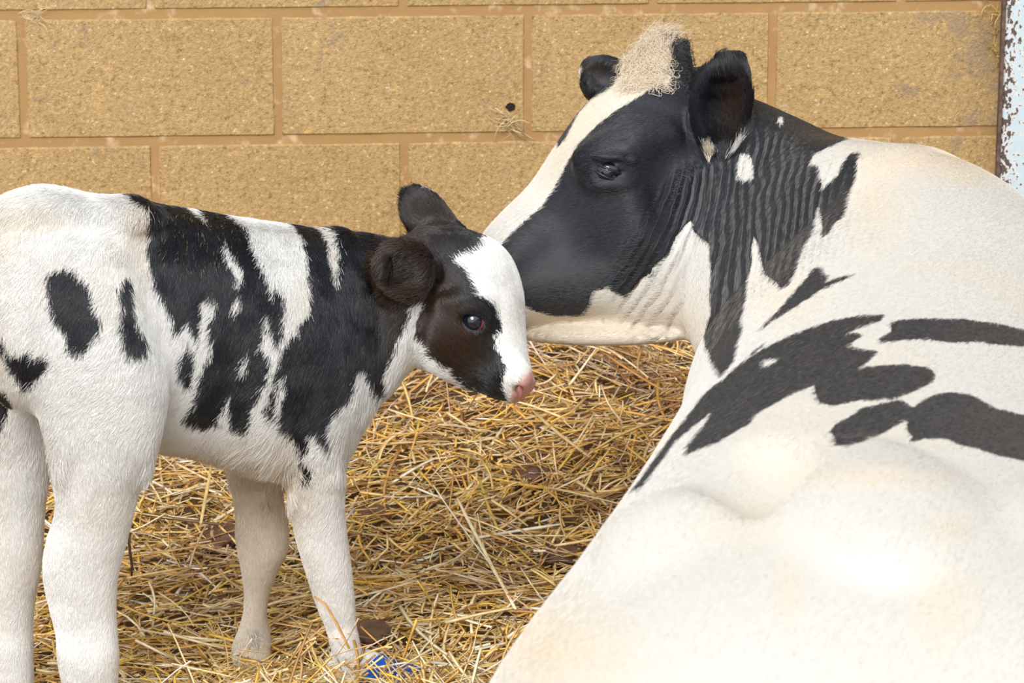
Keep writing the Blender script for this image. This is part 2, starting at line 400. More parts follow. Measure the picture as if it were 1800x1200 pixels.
def sample_surface(v, q, n, weight):
    tri = np.vstack([q[:, [0, 1, 2]], q[:, [0, 2, 3]]]); a, b, c = v[tri[:, 0]], v[tri[:, 1]], v[tri[:, 2]]
    ar = np.linalg.norm(np.cross(b - a, c - a), axis=1) * weight[tri].mean(1)
    cs = np.cumsum(ar); t = np.searchsorted(cs, rng.random(n) * cs[-1]); t = np.minimum(t, len(tri) - 1)
    r1 = np.sqrt(rng.random(n)); r2 = rng.random(n); w = np.stack([1 - r1, r1 * (1 - r2), r1 * r2], 1)
    return tri[t], w
def view_weight(v, n_, lo=0.12):
    """hair is laid densest where the photograph looks, thinner on the far side"""
    d = CAM - v; d /= np.linalg.norm(d, axis=1)[:, None]; f = smooth01(((n_ * d).sum(1) + 0.35) / 0.5)
    x, y = topx(v); inn = (x > -60) & (x < 1860) & (y > -60) & (y < 1260)
    return np.where(inn, lo + (1 - lo) * f, lo)
def fur(name, parent, root, nrm, flow, length, col, r0=0.00035, lift=0.3, wild=0.25, seg=4, curl=0.0, offset=0.0, clumpy=1.0):
    lift = np.broadcast_to(np.asarray(lift, float), (len(root),))
    n = len(root); f = flow - nrm * (flow * nrm).sum(1)[:, None]; f /= np.maximum(np.linalg.norm(f, axis=1), 1e-6)[:, None]
    sd = np.cross(nrm, f); w = rng.normal(0, wild, n)[:, None]
    clump = clumpy * ((vnoise(root, 55.0) - 0.5)[:, None] * 1.1 + (vnoise(root + 7, 18.0) - 0.5)[:, None] * 0.8)
    d = f + sd * (w + clump); d /= np.linalg.norm(d, axis=1)[:, None]
    lf = (lift * np.abs(rng.normal(1, 0.35, n)))[:, None] + (vnoise(root + 3, 40.0) - 0.4)[:, None] * lift[:, None] * clumpy
    t = np.linspace(0, 1, seg)[None, :, None]; l = length[:, None, None]
    P = root[:, None, :] + nrm[:, None, :] * offset + l * (d[:, None, :] * t + nrm[:, None, :] * lf[:, None, :] * (t * (1 - 0.45 * t)))
    if curl: P = P + sd[:, None, :] * l * curl * np.sin(t * 5 + rng.random(n)[:, None, None] * 6)
    hc = bpy.data.hair_curves.new(name); hc.add_curves([seg] * n)
    hc.attributes['position'].data.foreach_set('vector', P.astype(np.float32).ravel())
    rad = hc.attributes.get('radius') or hc.attributes.new('radius', 'FLOAT', 'POINT')
    rr = (r0 * (rng.random(n) * 0.6 + 0.7))[:, None] * np.linspace(1, 0.25, seg)[None, :]
    rad.data.foreach_set('value', rr.astype(np.float32).ravel())
    ta = hc.attributes.new('tint', 'FLOAT_COLOR', 'CURVE'); ta.data.foreach_set('color', np.hstack([col, np.ones((n, 1))]).astype(np.float32).ravel())
    o = bpy.data.objects.new(name, hc); C.objects.link(o); hc.materials.append(HAIR); o.parent = parent
    return o
def coat_colour(patch, tone, brown, pink, black=BLACK, cream=CREAM, jag=5.0, white=WHITE):
    WHITE = white; n = len(patch); f = (patch + rng.normal(0, jag * 0.5, n) > 0).astype(float)[:, None]
    wh = WHITE * (1 - tone[:, None]) + cream * tone[:, None]; wh = wh * (0.9 + 0.12 * rng.random((n, 1)))
    bk = black * (1 - brown[:, None]) + BROWN * brown[:, None]; bk = bk * (0.6 + 0.9 * rng.random((n, 1)))
    c = wh * (1 - f) + bk * f; return c * (1 - pink[:, None]) + PINK * pink[:, None]

# ------------------------------------------------------------------ CALF
def build_calf():
    fl = Field(axis_(-0.86, 0.085, 0.0052, (-0.24, 0.06), 0.003), axis_(4.0, 4.80, 0.0045), axis_(-0.02, 0.80, 0.0052, (0.38, 0.70), 0.0032))
    # trunk
    T = [(-48,500,-50,620,4.22,.06,2.2),(-5,385,0,700,4.23,.10,2.3),(60,351,70,715,4.25,.118,2.3),(150,349,150,735,4.28,.115,2.3),
         (250,357,250,780,4.32,.104,2.2),(330,370,335,800,4.36,.110,2.2),(420,385,425,822,4.40,.116,2.2),(500,396,505,838,4.44,.112,2.1),
         (560,404,572,828,4.47,.098,2.0),(606,412,618,765,4.49,.078,2.0),(640,420,655,700,4.50,.062,2.0)]
    fl.loft([sta(a, b, c, d, L, w, n) for a, b, c, d, L, w, n in T], 0.01)
    # neck
    fl.loft([sta(a, b, c, d, L, w) for a, b, c, d, L, w in [(590,410,600,790,4.485,.085),(640,417,660,690,4.50,.068),(690,424,702,655,4.50,.060),(745,425,745,640,4.50,.056),(790,430,790,640,4.495,.05)]], 0.02)
    # head
    H = [(752,432,722,590,4.505,.050),(792,412,742,640,4.50,.060),(842,413,762,652,4.49,.064),(884,440,778,660,4.478,.064),(906,490,796,672,4.465,.062),
         (914,545,818,682,4.452,.052),(919,595,846,690,4.44,.043),(929,640,872,700,4.43,.038),(938,666,896,708,4.423,.033)]
    fl.loft([sta(a, b, c, d, L, w, 2.2) for a, b, c, d, L, w in H], 0.012, cap=(0.03, 0.008))
    fl.ell(at(905, 660, 4.40), (.022, .018, .020), 0.02)                      # near nostril wing
    fl.ell(at(790, 600, 4.425), (.045, .026, .050), 0.02)                     # cheek
    fl.ell(at(820, 535, 4.42), (.030, .014, .012), 0.025)                      # brow
    fl.ell(at(772, 425, 4.52), (.04, .05, .022), 0.03)                        # poll
    e = surf(fl, 832, 566); EYE = e + np.array([0.0, 0.012, 0.0])
    fl.ell(e + np.array([0, .012, 0]), (.031, .018, .026), 0.012)                 # orbit
    R = axis_frame((1, 0.12, -0.38))
    fl.ell(e + np.array([0, -.002, 0]), (.0166, .014, .0118), 0.004, R, sub=True) # eye opening
    s_ = surf(fl, 914, 688); fl.ell(s_ + np.array([.0, -.002, 0]), (.0068, .014, .0105), 0.004, axis_frame((1, 0, 0.8)), sub=True)   # nostril
    # ears: near one opens towards us, far one stands up behind the poll
    ear = [(768,458,762,500,4.432,.012),(740,433,738,520,4.425,.018),(710,423,708,522,4.42,.020),(684,430,684,508,4.425,.016),(672,446,674,490,4.43,.010)]
    fl.loft([sta(a, b, c, d, L, w) for a, b, c, d, L, w in ear], 0.012, cap=(.01, .006))
    cup = [(752,456,750,512,4.408,.008),(732,446,730,510,4.404,.017),(708,437,706,509,4.402,.019),(687,443,687,497,4.408,.015)]
    fl.loft([sta(a, b, c, d, L, w) for a, b, c, d, L, w in cup], 0.006, sub=True, cap=(.006, .004))
    fear = [(818,404,735,432,4.54,.016),(798,378,722,412,4.545,.018),(778,352,711,392,4.55,.018),(758,334,706,370,4.555,.016),(738,326,707,350,4.56,.010)]
    fl.loft([sta(a, b, c, d, L, w) for a, b, c, d, L, w in fear], 0.012, cap=(.01, .005))
    # near hind leg: (left, y, right, y) outline pairs
    A_ = [(75,470,235,470,4.225,.060),(48,560,262,540,4.205,.066),(46,640,288,630,4.20,.068),(58,700,293,690,4.20,.065),(80,760,284,755,4.20,.060),(96,810,264,810,4.202,.055),
          (101,850,247,850,4.204,.051),(98,900,234,900,4.207,.047),(84,945,224,945,4.209,.044),(77,985,213,985,4.21,.041),(79,1025,205,1025,4.21,.038),(90,1075,203,1075,4.21,.035),
          (99,1115,205,1115,4.205,.031),(103,1160,208,1160,4.20,.034),(112,1210,206,1210,4.20,.031),(110,1250,210,1250,4.195,.032)]
    fl.loft([sta(a, b, c, d, L, w, 2.2) for a, b, c, d, L, w in A_], 0.02)
    # far hind leg
    B_ = [(-70,620,70,620,4.31,.055),(-66,700,76,700,4.31,.054),(-58,780,84,780,4.32,.05),(-50,850,80,850,4.32,.044),(-48,900,77,900,4.32,.04),(-52,950,75,950,4.32,.038),
          (-54,1000,71,1000,4.32,.036),(-48,1050,61,1050,4.32,.032),(-44,1100,57,1100,4.32,.030),(-44,1150,57,1150,4.315,.031),(-42,1200,58,1200,4.31,.031),(-42,1240,60,1240,4.31,.031)]
    fl.loft([sta(a, b, c, d, L, w, 2.2) for a, b, c, d, L, w in B_], 0.02)
    # near front leg
    F_ = [(478,640,600,620,4.40,.045),(478,700,598,690,4.395,.052),(484,760,597,755,4.395,.050),(496,800,600,800,4.40,.047),(506,843,603,843,4.403,.044),(512,895,604,895,4.406,.040),(521,944,609,944,4.408,.037),
          (538,1003,617,1003,4.41,.034),(557,1061,623,1061,4.41,.029),(571,1095,625,1095,4.41,.026),(579,1122,630,1122,4.405,.025),(588,1155,638,1155,4.40,.026),(598,1180,645,1180,4.395,.023)]
    fl.loft([sta(a, b, c, d, L, w, 2.2) for a, b, c, d, L, w in F_], 0.018)
    fl.ell(at(545, 660, 4.385), (.055, .03, .09), 0.03)                       # shoulder point
    # far front leg
    G_ = [(400,790,500,790,4.52,.045),(407,828,492,828,4.53,.040),(411,867,493,867,4.53,.036),(415,905,500,905,4.53,.035),(415,940,506,940,4.53,.036),(419,968,504,968,4.53,.036),(425,999,490,999,4.53,.031),
          (430,1042,473,1042,4.53,.023),(428,1080,468,1080,4.53,.022),(420,1106,472,1106,4.53,.026),(411,1131,474,1131,4.525,.028),(409,1150,473,1150,4.52,.027)]
    fl.loft([sta(a, b, c, d, L, w, 2.2) for a, b, c, d, L, w in G_], 0.016)
    # hip bone, ribs hollow, flank fold
    fl.ell(at(232, 376, 4.25), (.035, .03, .016), 0.05)
    fl.ell(at(75, 366, 4.24), (.05, .03, .014), 0.06)
    fl.ell(at(300, 500, 4.18), (.022, .03, .10), 0.06, sub=True)
    fl.ell(at(652, 640, 4.455), (.03, .03, .05), 0.04)
    v, q = fl.mesh(); v, q = keep_largest(v, q); v = relax(v, q, 3)
    n_ = normals(v, q)
    px, py = topx(v)
    pat = markings(v, calf_black, calf_white)
    pat[(v[:, 1] > 4.46) & (py > 740) & (px < 520)] = -50                       # far front leg is all white
    pink = np.zeros(len(v))
    for P in calf_pink: pink = np.maximum(pink, smooth01((sd_poly(px, py, P) + 3) / 9))
    def bb(x, y, rx, ry): return np.exp(-((px - x) / rx) ** 2 - ((py - y) / ry) ** 2)
    brown = np.clip(1.25 * bb(770, 560, 52, 75) + .9 * bb(815, 620, 45, 45) + 1.2 * bb(708, 480, 48, 55) + .8 * bb(755, 375, 60, 50) + .7 * bb(700, 570, 30, 80), 0, 1)
    tone = 0.04 + 0.22 * smooth01((vnoise(v, 14.0) - 0.5) * 3) * smooth01((730 - px) / 60) + .35 * bb(250, 395, 40, 40) + .3 * bb(20, 420, 40, 60) + .3 * bb(60, 380, 60, 20)
    tone = tone + 0.35 * smooth01((py - 745) / 60) * smooth01((px - 255) / 30) * smooth01((560 - px) / 60) * (v[:, 1] > 4.30)
    tone = tone + 0.25 * smooth01((v[:, 1] - 4.47) * 30) * (py > 820) + 0.15 * smooth01((40 - px) / 50)
    dirt = np.exp(-((px - 447) / 16) ** 2 - ((py - 1118) / 18) ** 2) * 0.9 + np.exp(-((px - 470) / 12) ** 2 - ((py - 880) / 16) ** 2) * 0.5
    tone = np.clip(tone, 0, 1)
    M = coat_material('calf_coat')
    body = mesh_obj('calf', v, q, M)
    set_attrs(body, patch=pat, tone=tone, brown=brown, pink=pink)
    tag(body, 'standing black and white calf turning its head beside the lying cow', 'calf')
    # coat hair
    wgt = view_weight(v, n_); wgt = wgt * np.where(pink > 0.4, 0.0, 1.0) * np.where(np.linalg.norm(v - EYE, axis=1) < 0.016, 0, 1)
    t, w = sample_surface(v, q, 360000, wgt)
    I = lambda arr: (arr[t] * (w[..., None] if arr.ndim == 2 else w)).sum(1)
    root = I(v); nr = I(n_); nr /= np.linalg.norm(nr, axis=1)[:, None]; hx, hy = topx(root)
    hp = markings(root, calf_black, calf_white); hp[(root[:, 1] > 4.46) & (hy > 740) & (hx < 520)] = -50
    leg = smooth01((hy - 720) / 120); head = smooth01((hx - 735) / 40) * smooth01((hy - 400) / 20)
    flow = np.array([-0.45, -0.15, -0.9])[None] * (1 - leg)[:, None] + np.array([0.0, 0, -1.0])[None] * leg[:, None]
    flow = flow * (1 - head)[:, None] + np.array([-0.5, 0.2, 0.75])[None] * head[:, None]
    inear = ((hx - 708) / 60) ** 2 + ((hy - 480) / 62) ** 2 < 1; farear = (root[:, 1] > 4.53) & (hy < 425)
    flow[inear] = [-1.0, -0.3, -0.3]; flow[farear] = [-0.75, 0, 0.6]
    ln = 0.0125 + 0.006 * rng.random(len(root)); ln *= (1 - .45 * smooth01((hx - 715) / 40)) * (1 - .42 * smooth01((hy - 830) / 120))
    ln[inear] = 0.017
    def hb(x, y, rx, ry): return np.exp(-((hx - x) / rx) ** 2 - ((hy - y) / ry) ** 2)
    fringe = hb(100, 800, 22, 50) + hb(272, 810, 20, 40) + .8 * hb(430, 815, 120, 28) + hb(505, 850, 14, 50) + .8 * hb(600, 770, 20, 60) + hb(650, 700, 25, 30) + .6 * hb(480, 790, 30, 30)
    ln *= 1 + 1.1 * fringe
    ln *= np.where((hx > 880), 0.55, 1.0)
    dist = np.linalg.norm(root - EYE, axis=1); ln = np.where(dist < .030, ln * 0.5, ln)
    col = coat_colour(hp, np.clip(I(tone), 0, 1), I(brown), I(pink))
    dd = np.exp(-((hx - 447) / 16) ** 2 - ((hy - 1118) / 18) ** 2) * 0.7 + np.exp(-((hx - 470) / 9) ** 2 - ((hy - 880) / 14) ** 2) * 0.45
    col = col * (1 - dd[:, None] * (rng.random((len(hx), 1)) > 0.4)) + np.array([.12, .10, .08]) * dd[:, None] * 0.5
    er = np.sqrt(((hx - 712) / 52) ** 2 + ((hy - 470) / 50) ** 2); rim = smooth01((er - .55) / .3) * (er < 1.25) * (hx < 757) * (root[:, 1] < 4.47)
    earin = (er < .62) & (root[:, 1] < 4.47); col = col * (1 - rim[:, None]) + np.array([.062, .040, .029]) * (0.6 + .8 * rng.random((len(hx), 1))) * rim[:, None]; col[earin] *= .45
    speck = (rng.random(len(hx)) < 0.02) & (hy < 470) & (hx > 240) & (hx < 430); col[speck] = [.45, .36, .16]
    f = fur('coat_hair', body, root, nr, flow, ln, col, r0=0.00040, lift=0.15 + .28 * inear + .15 * fringe, wild=0.22)
    nm, _, nb = mat('nostril_skin'); nb.inputs['Base Color'].default_value = (.36, .14, .12, 1); nb.inputs['Roughness'].default_value = .3
    bm = bmesh.new(); bmesh.ops.create_uvsphere(bm, u_segments=20, v_segments=12, radius=1)
    for q_ in bm.verts: q_.co = Vector((q_.co.x * .0042 + .004 * q_.co.z * abs(q_.co.z), q_.co.y * .0035, q_.co.z * .0095))
    ns = bm_obj('nostril', bm, nm, body); ns.location = Vector(s_) + Vector((0, .0008, 0)); ns.rotation_euler = (0, -.5, 0)
    # eye
    build_eye(body, e + np.array([.0, .0135, 0.0]), 0.0178, (0.010, 0.016, 0.030), True)
    return body, fl

def build_eye(parent, c, r, iris, white, lidh=.66):
    m, nt, b = mat('eyeball_wet'); tc = nt.nodes.new('ShaderNodeTexCoord')
    sep = nt.nodes.new('ShaderNodeSeparateXYZ'); nt.links.new(tc.outputs['Object'], sep.inputs[0])
    rr = math_(nt, 'SQRT', math_(nt, 'ADD', math_(nt, 'POWER', math_(nt, 'DIVIDE', math_(nt, 'ADD', sep.outputs['X'], r * .16), r * 0.78), 2.0), math_(nt, 'POWER', math_(nt, 'DIVIDE', math_(nt, 'ADD', sep.outputs['Z'], -r * .10), r * 0.78), 2.0)))
    col = ramp(nt, math_(nt, 'MULTIPLY', rr, 0.7), [(0.0, (0.004, 0.006, 0.012)), (0.40, (0.006, 0.010, 0.02)), (0.48, iris), (0.62, tuple(1.2 * i for i in iris)), (0.70, (0.01, 0.01, 0.012)), (0.74, (0.45, 0.05, 0.05) if white else (0.02, 0.012, 0.012)), (1.0, (0.65, 0.45, 0.45) if white else (0.02, 0.015, 0.015))])
    nt.links.new(col, b.inputs['Base Color']); b.inputs['Roughness'].default_value = 0.06; b.inputs['Coat Weight'].default_value = 1.0; b.inputs['Coat Roughness'].default_value = 0.02
    bm = bmesh.new(); bmesh.ops.create_uvsphere(bm, u_segments=32, v_segments=20, radius=r)
    for v in bm.verts:                                                     # cornea bulge towards the viewer
        k = max(0.0, -v.co.y / r - 0.72) / 0.28; v.co.y -= 0.10 * r * k
    o = bm_obj('eye', bm, m, parent); o.location = c
    bm = bmesh.new(); Np, Mr = 40, 8; rings = []                             # dark lid rim around the opening
    for i in range(Np):
        a = 2 * math.pi * i / Np; almond = 1.0 + 0.16 * abs(math.cos(a)) ** 3
        cx, cz = math.cos(a) * r * 0.90 * almond, math.sin(a) * r * lidh
        cx, cz = cx * math.cos(-.36) - cz * math.sin(-.36), cx * math.sin(-.36) + cz * math.cos(-.36)
        yy = -math.sqrt(max(0.0, r * r * 1.06 - cx * cx - cz * cz)) if cx * cx + cz * cz < r * r else -0.1 * r
        ring = []
        for j in range(Mr):
            b_ = 2 * math.pi * j / Mr; t_ = 0.0022
            ring.append(bm.verts.new((cx + math.cos(a) * math.cos(b_) * t_, yy + math.sin(b_) * t_, cz + math.sin(a) * math.cos(b_) * t_)))
        rings.append(ring)
    for i in range(Np):
        for j in range(Mr): bm.faces.new((rings[i][j], rings[(i + 1) % Np][j], rings[(i + 1) % Np][(j + 1) % Mr], rings[i][(j + 1) % Mr]))
    m2, nt2, b2 = mat('eyelid_skin'); b2.inputs['Base Color'].default_value = (.012, .011, .012, 1); b2.inputs['Roughness'].default_value = 0.35
    ld = bm_obj('eyelid', bm, m2, parent); ld.location = c
    return o

# ------------------------------------------------------------------ COW
def build_cow():
    fl = Field(axis_(-0.18, 1.12, 0.009, (-0.1, 0.52), 0.0048), axis_(1.98, 5.2, 0.0105, (4.3, 5.10), 0.0050), axis_(-0.03, 1.10, 0.0095, (0.38, 1.02), 0.0050))
    def bs(L, cx, w, zt, n, zb=0.0): return (np.array([cx, L, (zt + zb) / 2]), np.array([0, 0, 1.0]), (zt - zb) / 2, w, n)
    fl.loft([bs(2.36, .33, .30, .62, 2.2), bs(2.5, .33, .385, .70, 2.2), bs(2.7, .33, .432, .75, 2.2), bs(2.92, .335, .407, .765, 2.2), bs(3.15, .36, .360, .765, 2.25), bs(3.45, .41, .335, .77, 2.15),
             bs(3.8, .47, .315, .785, 2.05), bs(4.05, .51, .31, .80, 1.95), bs(4.25, .54, .29, .800, 1.75), bs(4.42, .54, .26, .775, 1.7), bs(4.58, .52, .20, .725, 1.8)], 0.01, m=5)
    fl.ell(at(1192, 950, 2.98), (.055, .08, .024), 0.08)                          # left hook bone
    fl.ell(at(1545, 885, 2.93), (.055, .15, .023), 0.08)                        # sacrum ridge
    fl.ell((.56, 2.94, .715), (.08, .10, .042), 0.08)                            # right hook bone
    fl.ell(at(1350, 850, 3.05), (.035, .10, .022), 0.07, sub=True)                  # hollow of the flank
    # left shoulder
    fl.ell((.37, 4.20, .50), (.13, .22, .14), 0.08)
    # neck and dewlap
    Nk = [(1255,150,1235,570,4.80,.085,2),(1330,178,1250,604,4.77,.092,2),(1400,208,1263,640,4.72,.105,2),(1470,238,1290,690,4.64,.13,2),(1545,250,1350,760,4.54,.16,2),(1620,262,1430,830,4.42,.18,2)]
    fl.loft([sta(a, b, c, d, L, w, n) for a, b, c, d, L, w, n in Nk], 0.03)
    # head
    Hd = [(1232,118,1285,380,4.83,.085,2),(1178,112,1262,500,4.82,.098,2.2),(1118,128,1215,566,4.81,.108,2.3),(1050,170,1150,585,4.80,.110,2.3),(990,245,1085,583,4.785,.096,2.2),
          (938,322,1020,594,4.77,.082,2.2),(893,368,965,598,4.755,.074,2.2),(856,412,922,592,4.74,.070,2.2),(836,455,892,588,4.73,.066,2.2),(832,500,868,570,4.722,.05,2.2)]
    fl.loft([sta(a, b, c, d, L, w, n) for a, b, c, d, L, w, n in Hd], 0.02, cap=(.05, .02))
    fl.ell(at(1145, 122, 4.84), (.055, .05, .030), 0.03, axis_frame((0.6, 0, 0.8)))   # poll
    fl.ell(at(1197, 116, 4.79), (.016, .022, .036), 0.022)                          # bud beside the poll
    fl.ell(at(1100, 260, 4.715), (.075, .024, .030), 0.04, axis_frame((1, 0, .25)))    # brow ridge
    fl.ell(at(1150, 440, 4.72), (.10, .05, .12), 0.06)                           # cheek muscle
    fl.ell(at(1010, 500, 4.70), (.07, .025, .03), 0.04)                          # lip roll
    fl.ell(at(1000, 400, 4.665), (.10, .018, .03), 0.04, axis_frame((1, 0, .95)), sub=True)   # hollow under the eye
    fl.ell(at(1180, 320, 4.68), (.03, .03, .06), 0.05, sub=True)                 # temple
    fl.ell(at(1060, 588, 4.70), (.12, .03, .014), 0.02)                          # jaw edge
    e = surf(fl, 1068, 306)
    fl.ell(e + np.array([0, .016, 0]), (.042, .024, .032), 0.016, axis_frame((1, 0, .1)))
    e = surf(fl, 1068, 304)
    fl.ell(e + np.array([.004, .006, -.019]), (.030, .010, .007), 0.012)     # lower lid
    fl.ell(e + np.array([.006, .004, .022]), (.036, .010, .006), 0.012, axis_frame((1, 0, -.12)))      # heavy upper lid
    fl.ell(e + np.array([.008, .004, .037]), (.040, .008, .0035), 0.010, axis_frame((1, 0, .3)), sub=True)
    R = axis_frame((1, 0.0, 0.10))
    fl.ell(e + np.array([0.0, .0, .0125]), (.034, .007, .0032), 0.006, axis_frame((1, 0, .22)), sub=True)   # lid crease
    fl.ell(e + np.array([0.002, -.001, -.001]), (.0245, .014, .0040), 0.004, R, sub=True)
    # ears
    ear = [(1222,195,1240,268,4.755,.020),(1232,140,1268,292,4.74,.032),(1248,108,1290,280,4.735,.036),(1278,92,1318,225,4.735,.030),(1296,94,1322,165,4.74,.018)]
    # near ear: outline pairs taken across the ear from base (lower) to tip (upper)
    ear = [(1240,282,1282,284,4.745,.020),(1216,245,1305,262,4.73,.030),(1210,205,1318,215,4.725,.034),(1213,165,1322,165,4.725,.032),(1228,128,1319,122,4.73,.026),(1255,104,1312,98,4.735,.016)]
    fl.loft([sta(a, b, c, d, L, w) for a, b, c, d, L, w in ear], 0.012, cap=(.02, .010))
    cup = [(1248,252,1292,255,4.70,.016),(1232,218,1304,220,4.692,.028),(1230,178,1309,175,4.692,.030),(1243,152,1302,148,4.70,.020)]
    fl.loft([sta(a, b, c, d, L, w) for a, b, c, d, L, w in cup], 0.01, sub=True, cap=(.014, .010))
    fear = [(1150,120,1110,200,4.87,.024),(1118,122,1072,190,4.885,.024),(1088,104,1036,178,4.895,.026),(1058,96,1021,155,4.90,.022),(1040,100,1020,134,4.905,.014)]
    fl.loft([sta(a, b, c, d, L, w) for a, b, c, d, L, w in fear], 0.012, cap=(.02, .006))
    cup = [(1092,122,1060,162,4.868,.014),(1070,114,1038,154,4.870,.018),(1050,112,1032,138,4.878,.012)]
    fl.loft([sta(a, b, c, d, L, w) for a, b, c, d, L, w in cup], 0.008, sub=True, cap=(.006, .006))
    v, q = fl.mesh(); v, q = keep_largest(v, q); v = relax(v, q, 4); n_ = normals(v, q)
    px, py = topx(v)
    pat = markings(v, cow_black, cow_white)
    pink = np.zeros(len(v))
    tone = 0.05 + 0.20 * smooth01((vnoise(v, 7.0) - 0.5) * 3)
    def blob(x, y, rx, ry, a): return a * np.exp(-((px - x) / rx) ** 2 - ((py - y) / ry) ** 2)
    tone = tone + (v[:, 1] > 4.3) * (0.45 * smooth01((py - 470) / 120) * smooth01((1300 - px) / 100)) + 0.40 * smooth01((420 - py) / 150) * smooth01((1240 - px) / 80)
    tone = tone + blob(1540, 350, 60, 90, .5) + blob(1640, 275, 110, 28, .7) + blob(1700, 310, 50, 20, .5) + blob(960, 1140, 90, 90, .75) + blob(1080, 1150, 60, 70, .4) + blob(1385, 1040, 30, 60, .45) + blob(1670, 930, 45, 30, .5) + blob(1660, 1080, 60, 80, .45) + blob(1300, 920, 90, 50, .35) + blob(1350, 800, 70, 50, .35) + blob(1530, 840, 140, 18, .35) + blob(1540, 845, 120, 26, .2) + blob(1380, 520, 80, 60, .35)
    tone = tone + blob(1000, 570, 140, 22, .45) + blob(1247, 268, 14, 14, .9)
    tone = np.clip(tone, 0, 1)
    brown = np.clip(blob(1288, 190, 26, 60, 1.0) + blob(1045, 125, 20, 18, .8) + (v[:, 1] < 4.3) * 0.1, 0, 1)
    s_ = np.interp(px, [1050, 1140, 1250, 1300, 1400, 1500], [.60, .45, .15, .05, .12, .30])
    foldu = px + s_ * (py - 350)
    fm_ = smooth01(sd_poly(px, py, poly([(1190,280),(1120,370),(1045,500),(1080,600),(1260,700),(1400,620),(1560,470),(1580,380),(1500,270),(1330,190),(1290,260)])) / 40)
    fm_ = fm_ * smooth01((v[:, 1] - 3.8) / .15) * (1 - 0.45 * smooth01((px - 1400) / 120)) * np.where(pat < 0, .45, 1.0)
    CW = np.array([.72, .70, .665]); M = coat_material('cow_coat', white=CW, black=np.array([.018, .020, .026]), jag=4.0, fold=True)
    body = mesh_obj('cow', v, q, M)
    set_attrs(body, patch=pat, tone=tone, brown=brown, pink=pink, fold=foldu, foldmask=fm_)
    tag(body, 'large black and white cow lying on the straw with its back to us', 'cow')
    wgt = view_weight(v, n_, 0.06) * np.where(v[:, 2] < 0.15, 0.1, 1) * (1 - 0.93 * fm_) * np.where(np.linalg.norm(v - e, axis=1) < .03, 0.1, 1)
    wgt = wgt * (0.35 + 0.65 * smooth01((v[:, 1] - 3.0) / 1.2)) * np.where(v[:, 1] < 4.3, 0.8, 1.3)
    t, w = sample_surface(v, q, 300000, wgt)
    I = lambda arr: (arr[t] * (w[..., None] if arr.ndim == 2 else w)).sum(1)
    root = I(v); nr = I(n_); nr /= np.linalg.norm(nr, axis=1)[:, None]; hx, hy = topx(root)
    hp = markings(root, cow_black, cow_white)
    bn = smooth01((root[:, 1:2] - 4.1) / .5); hd = smooth01((1260 - hx) / 90)[:, None] * (root[:, 1:2] > 4.4)
    flow = np.array([[-0.45, -0.65, -0.6]]) * (1 - bn) + np.array([[0.05, -0.35, -0.9]]) * bn; flow = flow * (1 - hd) + np.array([[0.7, 0.1, 0.1]]) * hd
    top = (hy < 200) & (hx < 1215) & (root[:, 1] > 4.5); flow[top] = [0.55, 0, 0.8]
    ln = 0.006 + 0.004 * rng.random(len(root))
    inear = (((hx - 1268) / 56) ** 2 + ((hy - 190) / 95) ** 2 < 1) & (root[:, 1] < 4.80); ln[inear] = 0.014; flow[inear] = [-0.2, -.3, 1.0]
    nb_ = smooth01((root[:, 1:2] - 3.95) / .5); CB = np.array([[.030, .033, .037]]) * (1 - nb_) + np.array([[.013, .015, .021]]) * nb_   # soft sheen and glare painted into the back's black hair; head and neck darker
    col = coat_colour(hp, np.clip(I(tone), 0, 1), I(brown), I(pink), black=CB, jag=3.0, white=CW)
    fur('coat_hair', body, root, nr, flow, ln, col, r0=0.00027, lift=0.045 + .3 * inear, wild=0.16, seg=3, clumpy=.10)
    # long curly tuft over the poll
    sel = np.nonzero((px > 1095) & (px < 1215) & (py < 165) & (py > 30) & (v[:, 1] > 4.7))[0]
    k = sel[rng.integers(0, len(sel), 5000)]; root = v[k] + rng.normal(0, .003, (len(k), 3)); hx, hy = topx(root)
    fl_ = np.stack([(hx - 1150) / 120 + rng.normal(0, .35, len(k)), rng.normal(0, .3, len(k)), np.full(len(k), 0.8)], 1)
    l_ = (0.008 + 0.012 * rng.random(len(k)) + 0.022 * smooth01((105 - hy) / 30) * (hx < 1180) * rng.random(len(k)))
    dark = (hx > 1178 + (hy - 90) * 0.1)[:, None]; c_ = np.where(dark, np.array([[.02, .021, .025]]), np.array([[.80, .67, .51]])) * (0.8 + 0.3 * rng.random((len(k), 1)))
    fur('poll_tuft', body, root, n_[k], fl_ + n_[k] * 0.0, l_ * np.where(dark[:, 0], .5, 1), c_, r0=0.00035, lift=0.55, wild=0.8, seg=6, curl=0.35)
    build_eye(body, e + np.array([.002, .0235, -.001]), 0.0235, (0.006, 0.005, 0.006), False, .26)
    return body, fl

calf, calf_f = build_calf()
cow, cow_f = build_cow()

